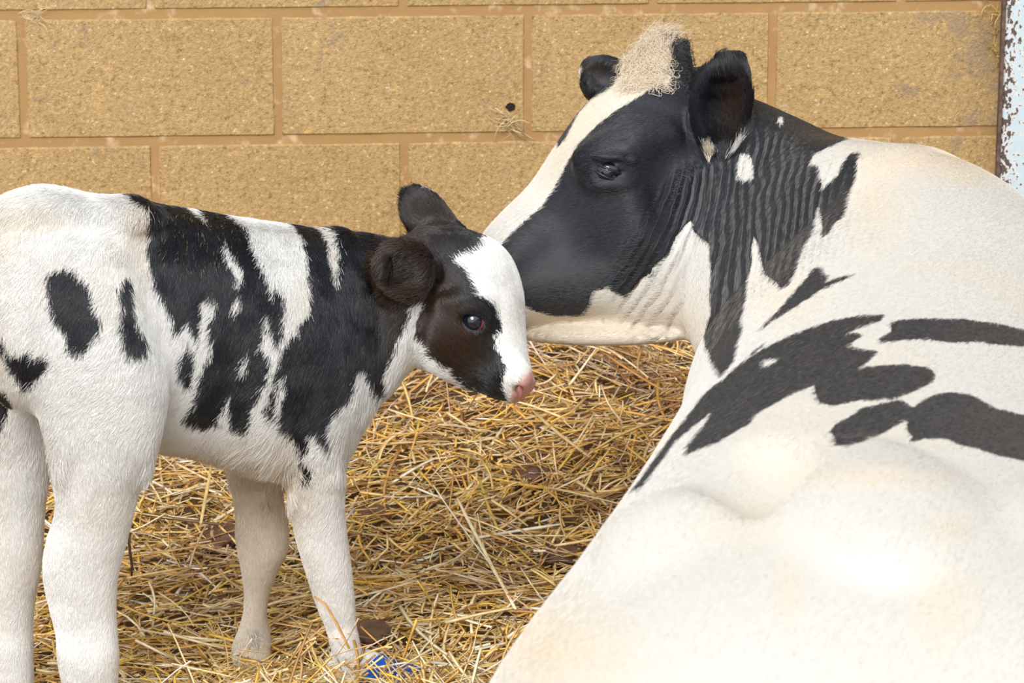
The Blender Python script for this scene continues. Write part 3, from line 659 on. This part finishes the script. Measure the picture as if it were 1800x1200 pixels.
# ------------------------------------------------------------------ WALL, POST, FLOOR
TH = math.radians(3.5)
def wy(x): return 5.92 + math.tan(TH) * x                                    # face of the block wall
def onwall(px, py, off=0.0):
    a, b = CAM, at(px, py, 5.0); d = b - a
    t = (5.92 - off - a[1] + math.tan(TH) * a[0]) / (d[1] - math.tan(TH) * d[0]); return a + d * t
def wall_mats():
    m, nt, b = mat('concrete_block'); tc = nt.nodes.new('ShaderNodeNewGeometry').outputs['Position']
    base = mixc(nt, noise(nt, 5, 6, 0.6), (.44, .29, .125), (.59, .41, .20))
    oi = nt.nodes.new('ShaderNodeAttribute'); oi.attribute_name = 'block_shade'
    base = mixc(nt, oi.outputs['Fac'], base, (.66, .50, .30))
    g = ramp(nt, noise(nt, 130, 3, 0.7), [(0.30, (.52, .42, .30)), (0.44, (.93, .92, .90)), (0.58, (1.03, 1.03, 1.03)), (0.70, (1.5, 1.42, 1.25))])
    col = mixc(nt, 0.85, base, g, 'MULTIPLY')
    v = N(nt, 'ShaderNodeTexVoronoi'); v.inputs['Scale'].default_value = 105; nt.links.new(tc, v.inputs['Vector'])
    gr = ramp(nt, v.outputs['Distance'], [(0.0, (1, 1, 1)), (0.30, (0, 0, 0))]); sel = ramp(nt, noise(nt, 60, 2), [(0.50, (0, 0, 0)), (0.58, (1, 1, 1))])
    col = mixc(nt, math_(nt, 'MULTIPLY', math_(nt, 'MULTIPLY', gr, sel), 0.75), col, (.92, .82, .62))
    dk = ramp(nt, noise(nt, 170, 2, 0.5), [(0.27, (1, 1, 1)), (0.33, (0, 0, 0))]); col = mixc(nt, math_(nt, 'MULTIPLY', dk, 0.6), col, (.22, .15, .08))
    sx = N(nt, 'ShaderNodeSeparateXYZ'); nt.links.new(tc, sx.inputs[0])
    # old damp and dung stains, thickest at the foot of the wall near the post
    mr = N(nt, 'ShaderNodeMapRange'); mr.inputs['From Min'].default_value = 0.35; mr.inputs['From Max'].default_value = 0.95; nt.links.new(sx.outputs['X'], mr.inputs['Value'])
    st = ramp(nt, math_(nt, 'ADD', noise(nt, 11, 6, 0.7), math_(nt, 'MULTIPLY', mr.outputs[0], 0.10)), [(0.60, (0, 0, 0)), (0.66, (1, 1, 1))])
    col = mixc(nt, math_(nt, 'MULTIPLY', st, 0.55), col, (.33, .25, .18))
    st2 = ramp(nt, noise(nt, 7.3, 5, 0.75), [(0.66, (0, 0, 0)), (0.72, (1, 1, 1))]); col = mixc(nt, math_(nt, 'MULTIPLY', st2, 0.35), col, (.80, .68, .52))
    nt.links.new(col, b.inputs['Base Color']); b.inputs['Roughness'].default_value = 0.95; b.inputs['Specular IOR Level'].default_value = 0.1
    h = math_(nt, 'ADD', noise(nt, 140, 4, 0.7), math_(nt, 'MULTIPLY', noise(nt, 420, 2), 0.5)); bump(nt, h, 0.9, 0.005, b)
    m2, nt, b = mat('mortar'); c = mixc(nt, noise(nt, 9, 5, 0.7), (.34, .19, .068), (.44, .27, .11)); c = mixc(nt, ramp(nt, noise(nt, 30, 4), [(0.56, (0, 0, 0)), (0.70, (1, 1, 1))]), c, (.62, .45, .27))
    nt.links.new(c, b.inputs['Base Color']); b.inputs['Roughness'].default_value = 0.9; bump(nt, noise(nt, 90, 4, 0.6), 0.4, 0.003, b)
    return m, m2
def build_wall():
    mb, mm = wall_mats(); bm = bmesh.new(); sh = bm.loops.layers.float_color.new('x')
    zA, zB = onwall(870, 18.5)[2], onwall(870, 241)[2]; H = zA - zB
    j1 = [onwall(x, 130)[0] for x in (40, 488, 928, 1357)]; p = (j1[3] - j1[0]) / 3
    rnd = random.Random(4); shades = []
    for r in range(-3, 8):
        z1 = zA + r * H; z0 = z1 - H
        odd = (r % 2 != 0)
        off = onwall(273, 300)[0] if odd else j1[0]
        for k in range(-6, 11):
            xa = off + (k) * p; xb = xa + p
            if r == 0 and 0 <= k < 3: xa, xb = j1[k], j1[k + 1]
            g = 0.0062
            x0, x1, y0, y1 = xa + g, xb - g, z0 + 0.0078, z1 - 0.0078
            # front face with a slightly ragged outline and soft arris
            n = 14; nv = 7; us = [0, .006] + [(.006 + (1 - .012) * i / (n - 1)) for i in range(1, n - 1)] + [.994, 1]; vs = [0, .015] + [(.015 + .97 * i / (nv - 1)) for i in range(1, nv - 1)] + [.985, 1]
            grid = []
            for iv, vv in enumerate(vs):
                row = []
                for iu, uu in enumerate(us):
                    e_u = iu in (0, len(us) - 1); e_v = iv in (0, len(vs) - 1)
                    x = x0 + (x1 - x0) * uu; z = y0 + (y1 - y0) * vv
                    dpt = 0.0 if (e_u or e_v) else 0.0038 + rnd.uniform(-.0004, .0004)
                    if e_u: x += rnd.uniform(-.0014, .0014)
                    if e_v: z += rnd.uniform(-.0012, .0012)
                    if e_u and e_v: x += (0.005 if iu == 0 else -0.005); z += (0.004 if iv == 0 else -0.004)
                    row.append(bm.verts.new((x, wy(x) + 0.0010 - dpt, z)))
                grid.append(row)
            for i in range(len(vs) - 1):
                for j in range(len(us) - 1):
                    f = bm.faces.new((grid[i][j], grid[i][j + 1], grid[i + 1][j + 1], grid[i + 1][j])); f.material_index = 0
            back = [bm.verts.new((x, wy(x) + 0.06, z)) for x, z in ((x0, y0), (x1, y0), (x1, y1), (x0, y1))]
            f = bm.faces.new(back[::-1])
            edge = [grid[0], [r_[-1] for r_ in grid], grid[-1][::-1], [r_[0] for r_ in grid][::-1]]
            for e_i, ed in enumerate(edge):
                b0, b1 = back[e_i], back[(e_i + 1) % 4]
                for a_, c_ in zip(ed[:-1], ed[1:]): 
                    mid = ed.index(a_) < len(ed) / 2
                    bm.faces.new((a_, b0 if mid else b1, c_))
                bm.faces.new((ed[len(ed) // 2 if len(ed) % 2 == 0 else (len(ed) + 1) // 2], b0, b1))
    # mortar bed: one slab just behind the block faces, hand-struck and a little wavy
    xs = np.linspace(-3.4, 4.6, 400); zs = np.linspace(zA - 3 * H - 0.3, zA + 7 * H, 260); vv = []
    for z in zs:
        for x in xs: vv.append((x, wy(x) + 0.0004 + 0.0016 * (vnoise(np.array([x, 0, z]), 22.0) - .5), z))
    o = bm_obj('wall_back', bm, mb, None, False); o['kind'] = 'structure'; o.data.materials.append(mm)
    nx = len(xs); idx = np.arange(len(vv)).reshape(len(zs), nx)
    qd = np.stack([idx[:-1, :-1], idx[:-1, 1:], idx[1:, 1:], idx[1:, :-1]], -1).reshape(-1, 4)
    me2 = mesh_obj('mortar_bed', vv, qd, mm, None); me2.name = 'mortar'; me2.parent = o
    # solid core behind
    return o, p, H
wall, BP, BH = build_wall()

def bank(x, y):
    """height of the straw surface"""
    x = np.asarray(x, float); y = np.asarray(y, float)
    h = 0.012 + 0.125 * smooth01((y - 4.75) / 1.1)
    h = h + 0.035 * (vnoise(np.stack([x, y, 0 * x], -1), 3.3) - .5) + 0.030 * (vnoise(np.stack([x + 9, y, 0 * x], -1), 9.0) - .5)
    c = at(590, 1185, 4.32)
    h = h + 0.030 * np.exp(-((x - c[0] + .03) / .17) ** 2 - ((y - 4.27) / .13) ** 2)
    return h
def build_floor():
    xs = np.linspace(-3.2, 3.6, 300); ys = np.linspace(0.6, 6.1, 260); X, Y = np.meshgrid(xs, ys); Zh = bank(X, Y) - 0.022
    v = np.stack([X, Y, Zh], -1).reshape(-1, 3); idx = np.arange(len(v)).reshape(X.shape)
    q = np.stack([idx[:-1, :-1], idx[:-1, 1:], idx[1:, 1:], idx[1:, :-1]], -1).reshape(-1, 4)
    m, nt, b = mat('trodden_bedding'); c = ramp(nt, noise(nt, 38, 6, 0.7), [(0.3, (.10, .06, .03)), (0.55, (.30, .19, .09)), (0.75, (.5, .34, .16))])
    nt.links.new(c, b.inputs['Base Color']); b.inputs['Roughness'].default_value = 0.95; bump(nt, noise(nt, 90, 5, .7), 1.0, 0.01, b)
    o = mesh_obj('floor', v, q, m); o['kind'] = 'structure'
build_floor()

# ------------------------------------------------------------------ STRAW
def straw_material():
    m, nt, b = mat('straw'); a = nt.nodes.new('ShaderNodeAttribute'); a.attribute_name = 'tint'
    n1 = noise(nt, 70, 3); g = ramp(nt, n1, [(0.3, (.75, .72, .68)), (0.7, (1.1, 1.1, 1.1))]); c = mixc(nt, 1.0, a.outputs['Color'], g, 'MULTIPLY')
    nt.links.new(c, b.inputs['Base Color']); b.inputs['Roughness'].default_value = 0.42; b.inputs['Specular IOR Level'].default_value = 0.5
    return m
STRAW = straw_material()
PAL = np.array([[.84, .54, .12], [.88, .64, .25], [.76, .43, .11], [.90, .71, .40], [.68, .43, .19], [.90, .78, .52], [.52, .29, .11], [.86, .58, .12], [.28, .16, .09], [.93, .87, .72]])
PW = np.array([.13, .17, .08, .21, .09, .13, .05, .06, .03, .05]); PW = PW / PW.sum()
def stalks(P0, D, L, Wd, col, nrm, bend, name, flat=0.35, segs=4):
    """open, slightly curled stalks: segs+1 rings of 4 points"""
    n = len(P0); t = np.linspace(0, 1, segs + 1); D = D / np.linalg.norm(D, axis=1)[:, None]
    sd = np.cross(D, nrm); sd /= np.linalg.norm(sd, axis=1)[:, None]; up = np.cross(sd, D)
    kink = (rng.random(n) < .12) * rng.normal(0, .35, n); kp = rng.uniform(.3, .7, n)
    off = bend[:, None] * (t[None] * (1 - t[None])) * 4 * L[:, None] * 0.12 + (np.maximum(0, t[None] - kp[:, None]) * kink[:, None] * L[:, None])
    ctr = P0[:, None] + D[:, None] * (t[None, :, None] * L[:, None, None]) + sd[:, None] * off[..., None] + up[:, None] * (bend[::-1, None] * t[None] * (1 - t[None]) * L[:, None] * .2)[..., None]
    tw = rng.uniform(-.7, .7, n)[:, None] + rng.normal(0, .3, n)[:, None] * t[None]
    s2 = sd[:, None] * np.cos(tw)[..., None] + up[:, None] * np.sin(tw)[..., None]; u2 = -sd[:, None] * np.sin(tw)[..., None] + up[:, None] * np.cos(tw)[..., None]
    w = Wd[:, None] * (1 - .25 * t[None]); fl_ = flat * (0.4 + rng.random(n))[:, None]
    ring = [s2 * w[..., None] * .5, u2 * (w * fl_)[..., None] * .5, -s2 * w[..., None] * .5, -u2 * (w * fl_)[..., None] * .5]
    V = np.stack([ctr + r for r in ring], 2)                                 # n, segs+1, 4, 3
    base = (np.arange(n) * (segs + 1) * 4)[:, None, None]; i = np.arange(segs)[None, :, None] * 4; k = np.arange(4)[None, None, :]
    a = base + i + k; b = base + i + (k + 1) % 4; q = np.stack([a, b, b + 4, a + 4], -1).reshape(-1, 4)
    e0 = base[:, 0] + np.array([[3, 2, 1, 0]]); e1 = base[:, 0] + segs * 4 + np.array([[0, 1, 2, 3]])
    q = np.vstack([q, e0, e1]); o = mesh_obj(name, V.reshape(-1, 3), q, STRAW)
    ta = o.data.attributes.new('tint', 'FLOAT_COLOR', 'POINT'); cc = np.repeat(np.hstack([col, np.ones((n, 1))]), (segs + 1) * 4, axis=0)
    ta.data.foreach_set('color', cc.astype(np.float32).ravel()); return o
def build_straw():
    def lay(n, xr, yr, l0, l1, w0, w1, zz, tilt, gold=0.0):
        x = rng.uniform(*xr, n); y = rng.uniform(*yr, n)
        L = l0 + (l1 - l0) * rng.random(n) ** 1.8; a = rng.uniform(0, 2 * math.pi, n)
        cx, cy = vnoise(np.stack([x, y, 0 * x], -1), 4.0), vnoise(np.stack([x + 4, y, 0 * x], -1), 4.0)
        a = np.where(rng.random(n) < .45, np.where(rng.random(n) < .5, 0, math.pi) + rng.normal(0, .5, n) + (cx - .5) * 2, a)
        dx, dy = np.cos(a), np.sin(a)
        z0 = bank(x, y); z1 = bank(x + dx * L, y + dy * L); lift = np.abs(rng.normal(0, 1, n)) * zz
        dz = (z1 - z0) / L + rng.normal(0, tilt, n)
        D = np.stack([dx, dy, dz], 1); P0 = np.stack([x, y, z0 + lift - np.minimum(0, dz * L) * .6 - .006], 1)
        ok = (y + dy * L < wy(0) + math.tan(TH) * x - .03) & (y < wy(0) + math.tan(TH) * x - .02)
        # keep clear of the cow
        ci = rng.choice(len(PAL), n, p=PW); col = PAL[ci] * (0.85 + .45 * rng.random((n, 1))) * np.array([1, 1, 1])
        far = smooth01((y - 4.9) / .5)[:, None]; col = col * (1 - .18 * far * np.array([0, .25, .5]))
        dull = (vnoise(np.stack([x + 2, y, 0 * x], -1), 5.0) > .62)[:, None] * (rng.random((n, 1)) < .7) * (1 - gold)
        col = np.where(dull > 0, col * np.array([.72, .66, .75]), col)
        Wd = rng.uniform(w0, w1, n); s_ = slice(None)
        return [q_[ok] for q_ in (P0, D, L, Wd, col, rng.normal(0, 1, n))]
    parts = [lay(22000, (-1.4, .85), (3.9, 5.85), .010, .045, .0022, .0060, .010, .30),
             lay(19000, (-1.4, .85), (3.9, 5.85), .03, .10, .0028, .0066, .012, .20),
             lay(3800, (-1.4, .85), (3.9, 5.85), .08, .20, .0030, .0066, .018, .13),
             lay(3200, (-.45, -.05), (4.08, 4.42), .03, .12, .0024, .0056, .030, .45, 1.0),
             lay(26000, (-2.0, 1.7), (2.3, 3.95), .03, .13, .0028, .0066, .014, .2),
             lay(9000, (.85, 2.0), (3.9, 5.95), .03, .13, .0028, .0066, .014, .2),
             lay(8000, (-2.2, -1.4), (3.9, 5.8), .03, .13, .0028, .0066, .014, .2),
             lay(9000, (-2.8, 2.4), (1.0, 2.4), .05, .20, .003, .006, .012, .15)]
    P0, D, L, Wd, col, bd = [np.concatenate(x) for x in zip(*parts)]; bd = bd * .35
    nrm = np.zeros_like(P0); nrm[:, 2] = 1; nrm += rng.normal(0, .3, nrm.shape)
    o = stalks(P0, D, L, Wd, col, nrm, bd, 'straw_bedding'); tag(o, 'golden straw bedding heaped over the floor from the legs to the wall', 'straw', kind='stuff')
build_straw()
def single(name, pts, w, col, label, cat='straw', group=None, flat=.45):
    """one stalk through given points"""
    P = np.array(pts, float); n = len(P); T = np.gradient(P, axis=0); T /= np.linalg.norm(T, axis=1)[:, None]
    V = []; K = 8
    for i in range(n):
        s_ = np.cross(T[i], [0, -.35, .94]); s_ /= np.linalg.norm(s_); u = np.cross(s_, T[i]); k = 1 if 0 < i < n - 1 else .8
        for j in range(K): a = 2 * math.pi * j / K; V.append(P[i] + s_ * math.cos(a) * w / 2 * k + u * math.sin(a) * w / 2 * flat * k)
    Q = [(i * K + j, i * K + (j + 1) % K, (i + 1) * K + (j + 1) % K, (i + 1) * K + j) for i in range(n - 1) for j in range(K)]
    o = mesh_obj(name, V, Q, STRAW); ta = o.data.attributes.new('tint', 'FLOAT_COLOR', 'POINT')
    bm = bmesh.new(); bm.from_mesh(o.data); bm.faces.ensure_lookup_table()
    bm.verts.ensure_lookup_table(); bm.faces.new([bm.verts[j] for j in range(K)][::-1]); bm.faces.new([bm.verts[(n - 1) * K + j] for j in range(K)]); bm.to_mesh(o.data); bm.free()
    o.data.attributes['tint'].data.foreach_set('color', np.tile([*col, 1], len(o.data.vertices)).astype(np.float32))
    tag(o, label, cat, group); return o
def gp(px, py, lift=.012):
    """point on the straw surface seen at a pixel"""
    for L in np.arange(3.8, 5.9, .004):
        p = at(px, py, L)
        if p[2] < bank(p[0], p[1]) + lift: return p
    return p
def line_on(pxs, lift): return [gp(x, y, l) for (x, y), l in zip(pxs, lift)]
single('straw_stalk', line_on([(804,876),(822,912),(842,950),(870,1005),(890,1040),(906,1070)], [.05,.045,.04,.034,.03,.03]), .0056, (.97,.86,.58), 'long pale straw stalk slanting across the bedding between calf and cow')
single('straw_stalk', line_on([(828,947),(860,941),(900,934),(945,927),(985,921)], [.03,.032,.034,.036,.036]), .0062, (1.0,.95,.82), 'white straw stalk lying almost level under the long pale one')
single('straw_stalk', line_on([(937,722),(962,745),(990,768),(1014,786),(1036,803)], [.03,.03,.032,.03,.026]), .0062, (.72,.52,.28), 'thick tan stalk slanting down to the right below the calf muzzle')
single('straw_stalk', line_on([(842,838),(850,865),(862,900),(880,940)], [.03,.03,.03,.03]), .005, (.62,.42,.10), 'short dark gold stalk just above the long pale stalk')
single('straw_stalk', line_on([(603,776),(680,779),(760,775),(790,776)], [.03,.03,.03,.03]), .005, (.70,.50,.24), 'long level tan stalk beside the calf chest')
single('straw_stalk', line_on([(372,812),(367,845),(360,880),(353,920)], [.05,.05,.045,.04]), .0055, (.78,.60,.26), 'upright yellow stalk behind the calf belly between its legs')
l_ = single('straw_stalk', [at(552,1048,4.35), at(572,1062,4.345), at(590,1092,4.34), at(603,1118,4.33), at(614,1140,4.32)], .0042, (.60,.33,.10), 'bent brown stalk leaning on the near front leg of the calf')
single('twine_strand', [at(228,936,4.42), at(227,955,4.42), at(229,975,4.42), at(232,992,4.42), at(231,1012,4.42)], .004, (.10,.06,.035), 'thin dark stem standing by the near hind leg of the calf', 'stem')

# ------------------------------------------------------------------ POST at the right edge
def build_post():
    m, nt, b = mat('flaking_paint'); tc = nt.nodes.new('ShaderNodeTexCoord').outputs['Object']; sx = N(nt, 'ShaderNodeSeparateXYZ'); nt.links.new(tc, sx.inputs[0])
    mr = N(nt, 'ShaderNodeMapRange'); mr.inputs['From Min'].default_value = 0.012; mr.inputs['From Max'].default_value = 0.034; mr.inputs['To Min'].default_value = 0.13; mr.inputs['To Max'].default_value = 0.0
    nt.links.new(sx.outputs['X'], mr.inputs['Value'])
    mp = N(nt, 'ShaderNodeMapping'); mp.inputs['Scale'].default_value = (1, 1, 0.7); nt.links.new(tc, mp.inputs['Vector'])
    s_ = math_(nt, 'ADD', noise(nt, 150, 3, 0.55, mp.outputs[0]), mr.outputs[0]); r = ramp(nt, s_, [(0.62, (0, 0, 0)), (0.645, (1, 1, 1))])
    paint = mixc(nt, noise(nt, 8, 4, .6, tc), (.46, .59, .66), (.56, .66, .71)); paint = mixc(nt, ramp(nt, s_, [(0.54, (0, 0, 0)), (0.60, (1, 1, 1))]), paint, (.74, .70, .66))
    rust = mixc(nt, noise(nt, 160, 3, .6, tc), (.06, .045, .042), (.13, .09, .075))
    nt.links.new(mixc(nt, r, paint, rust), b.inputs['Base Color']); b.inputs['Roughness'].default_value = 0.55; bump(nt, r, .5, .0015, b)
    x0 = onwall(1760, 200, .05)[0]
    bm = bmesh.new()                                                        # rolled steel channel: web and two flanges
    prof = [(0, 0), (.0045, -.004), (.19, -.004), (.195, 0), (.195, .10), (.183, .10), (.183, .012), (.012, .012), (.012, .10), (0, .10)]
    for z in (-.02, 2.4): pass
    lo = [bm.verts.new((x, y, -.05)) for x, y in prof]; hi = [bm.verts.new((x, y, 2.6)) for x, y in prof]; n = len(prof)
    for i in range(n): bm.faces.new((lo[i], lo[(i + 1) % n], hi[(i + 1) % n], hi[i]))
    bm.faces.new(lo[::-1]); bm.faces.new(hi); bmesh.ops.recalc_face_normals(bm, faces=bm.faces)
    o = bm_obj('steel_post', bm, m, None, False); o.location = (x0, wy(x0) - .05, 0)
    tag(o, 'white painted steel post with rust flakes at the right end of the wall', 'post')
    m2, nt, b2 = mat('rusty_edge'); nt.links.new(ramp(nt, noise(nt, 60, 4), [(0.4, (.07, .045, .04)), (0.6, (.17, .10, .07)), (.8, (.4, .33, .28))]), b2.inputs['Base Color']); b2.inputs['Roughness'].default_value = .8
    bm = bmesh.new(); bmesh.ops.create_cube(bm, size=1); bmesh.ops.scale(bm, vec=(.006, .02, 2.6), verts=bm.verts); bmesh.ops.bevel(bm, geom=bm.edges[:], offset=.0015, segments=2)
    e = bm_obj('flange_edge', bm, m2, o, False); e.location = (-.002, .006, 1.3); e['label'] = 'dark rusty flange edge'
build_post()

# ------------------------------------------------------------------ small things
def wisp(name, spots, label, w=.003, col=(.62, .42, .14), spread=1.0):
    """a loose tuft of straw caught on the wall"""
    n = 26; c0 = np.array([onwall(*s_, off=.010) for s_ in spots]); k = rng.integers(0, len(spots) - 1, n) if len(spots) > 1 else np.zeros(n, int)
    P0, D, L = [], [], []
    for i in range(n):
        t = rng.random(); a = c0[k[i]] * (1 - t) + c0[min(k[i] + 1, len(c0) - 1)] * t
        P0.append(a + rng.normal(0, .004, 3) * [spread, .4, spread] - [0, .004, 0]); d = rng.normal(0, 1, 3) * [spread, .12, 1.0]; D.append(d); L.append(rng.uniform(.012, .05 if spread < 1.5 else .03))
    o = stalks(np.array(P0), np.array(D), np.array(L), rng.uniform(w * .4, w, n), np.array(col)[None] * rng.uniform(.7, 1.35, (n, 1)), np.tile([0, -1.0, 0], (n, 1)), rng.normal(0, 1.2, n), name)
    tag(o, label, 'straw tuft')
wisp('straw_tuft', [(1738, 4), (1745, 40), (1748, 70), (1750, 105)], 'straw tuft hanging in the corner between wall and white post', spread=.55)
wisp('straw_tuft', [(893, 200), (903, 215), (890, 228)], 'straw tuft stuck below the hole in the wall block', .0028, (.66, .52, .30), 1.2)
wisp('straw_tuft', [(50, 22), (66, 34)], 'faint straw wisps stuck at the top left mortar joint', .0015, (.74, .60, .36), 2.0)
def build_hole():
    c = onwall(898, 188, .0045); bm = bmesh.new(); K = 20; m, nt, b = mat('hole_dark'); b.inputs['Base Color'].default_value = (.015, .011, .008, 1); b.inputs['Roughness'].default_value = 1
    r0 = [bm.verts.new((math.cos(2 * math.pi * i / K) * .0080 * random.uniform(.8, 1.2), 0, math.sin(2 * math.pi * i / K) * .0085 * random.uniform(.8, 1.15))) for i in range(K)]
    r1 = [bm.verts.new((v.co.x * .8, .0008, v.co.z * .8)) for v in r0]
    for i in range(K): bm.faces.new((r0[i], r0[(i + 1) % K], r1[(i + 1) % K], r1[i]))
    bm.faces.new(r1); o = bm_obj('drilled_hole', bm, m, wall, False); o.location = c
build_hole()
def blob_mesh(name, c, r, material, seed=1, amp=.3, parent=None):
    bm = bmesh.new(); bmesh.ops.create_icosphere(bm, subdivisions=4, radius=1)
    for v in bm.verts:
        p = np.array(v.co); k = 1 + amp * (vnoise(p + seed, 2.2) - .5) + amp * .5 * (vnoise(p + seed, 5.0) - .5)
        v.co = Vector(p * k * np.array(r))
    o = bm_obj(name, bm, material, parent); o.location = c; return o
mud, nt_, b_ = mat('wet_dung'); nt_.links.new(ramp(nt_, noise(nt_, 45, 5, .7), [(.3, (.07, .035, .025)), (.7, (.20, .105, .075))]), b_.inputs['Base Color']); b_.inputs['Roughness'].default_value = .45
bump(nt_, noise(nt_, 120, 4), .6, .004, b_)
p = gp(648, 1112, .012); o = blob_mesh('dung_clod', p + np.array([0, 0, .002]), (.030, .045, .012), mud, 2); tag(o, 'smooth reddish brown dung clod right of the near front leg', 'dung')
for (x, y, r, lab) in [(940, 830, .035, 'dark dung patch in the straw below the calf muzzle'), (985, 975, .035, 'dark dung patch against the rump of the lying cow'), (655, 905, .03, 'dull dung patch right of the near front leg, above the clod'), (400, 945, .035, 'dark brown dung patch left of the far front leg')]:
    p = gp(x, y, .004); o = blob_mesh('dung_patch', p, (r, r * 1.4, .014), mud, x * .01, .5); tag(o, lab, 'dung')
def build_bag():
    m, nt, b = mat('plastic_print'); g = nt.nodes.new('ShaderNodeTexCoord').outputs['Object']; sx = N(nt, 'ShaderNodeSeparateXYZ'); nt.links.new(g, sx.inputs[0])
    c = ramp(nt, math_(nt, 'ADD', math_(nt, 'MULTIPLY', sx.outputs['X'], 10.0), .5), [(.50, (.80, .80, .82)), (.515, (.004, .10, .46))]); nt.links.new(c, b.inputs['Base Color']); b.inputs['Roughness'].default_value = .3
    n = 26; V = []; 
    for i in range(n):
        for j in range(n):
            u, w = i / (n - 1) - .5, j / (n - 1) - .5; pz = np.array([u * 3, w * 3, 1.0])
            V.append((u * .13, w * .10, .030 * math.cos(u * 2.4) * math.cos(w * 2.2) + .012 * (vnoise(pz, 2.5) - .5) + .02 * u * u))
    idx = np.arange(n * n).reshape(n, n); q = np.stack([idx[:-1, :-1], idx[1:, :-1], idx[1:, 1:], idx[:-1, 1:]], -1).reshape(-1, 4)
    p = gp(640, 1206, .030); o = mesh_obj('plastic_bag', V, q, m); o.location = p + np.array([0, 0, .0]); o.rotation_euler = (0.5, 0.15, -.45)
    md = o.modifiers.new('thickness', 'SOLIDIFY'); md.thickness = .0008
    tag(o, 'crumpled blue and white plastic bag half buried in straw by the front hoof', 'bag')
build_bag()
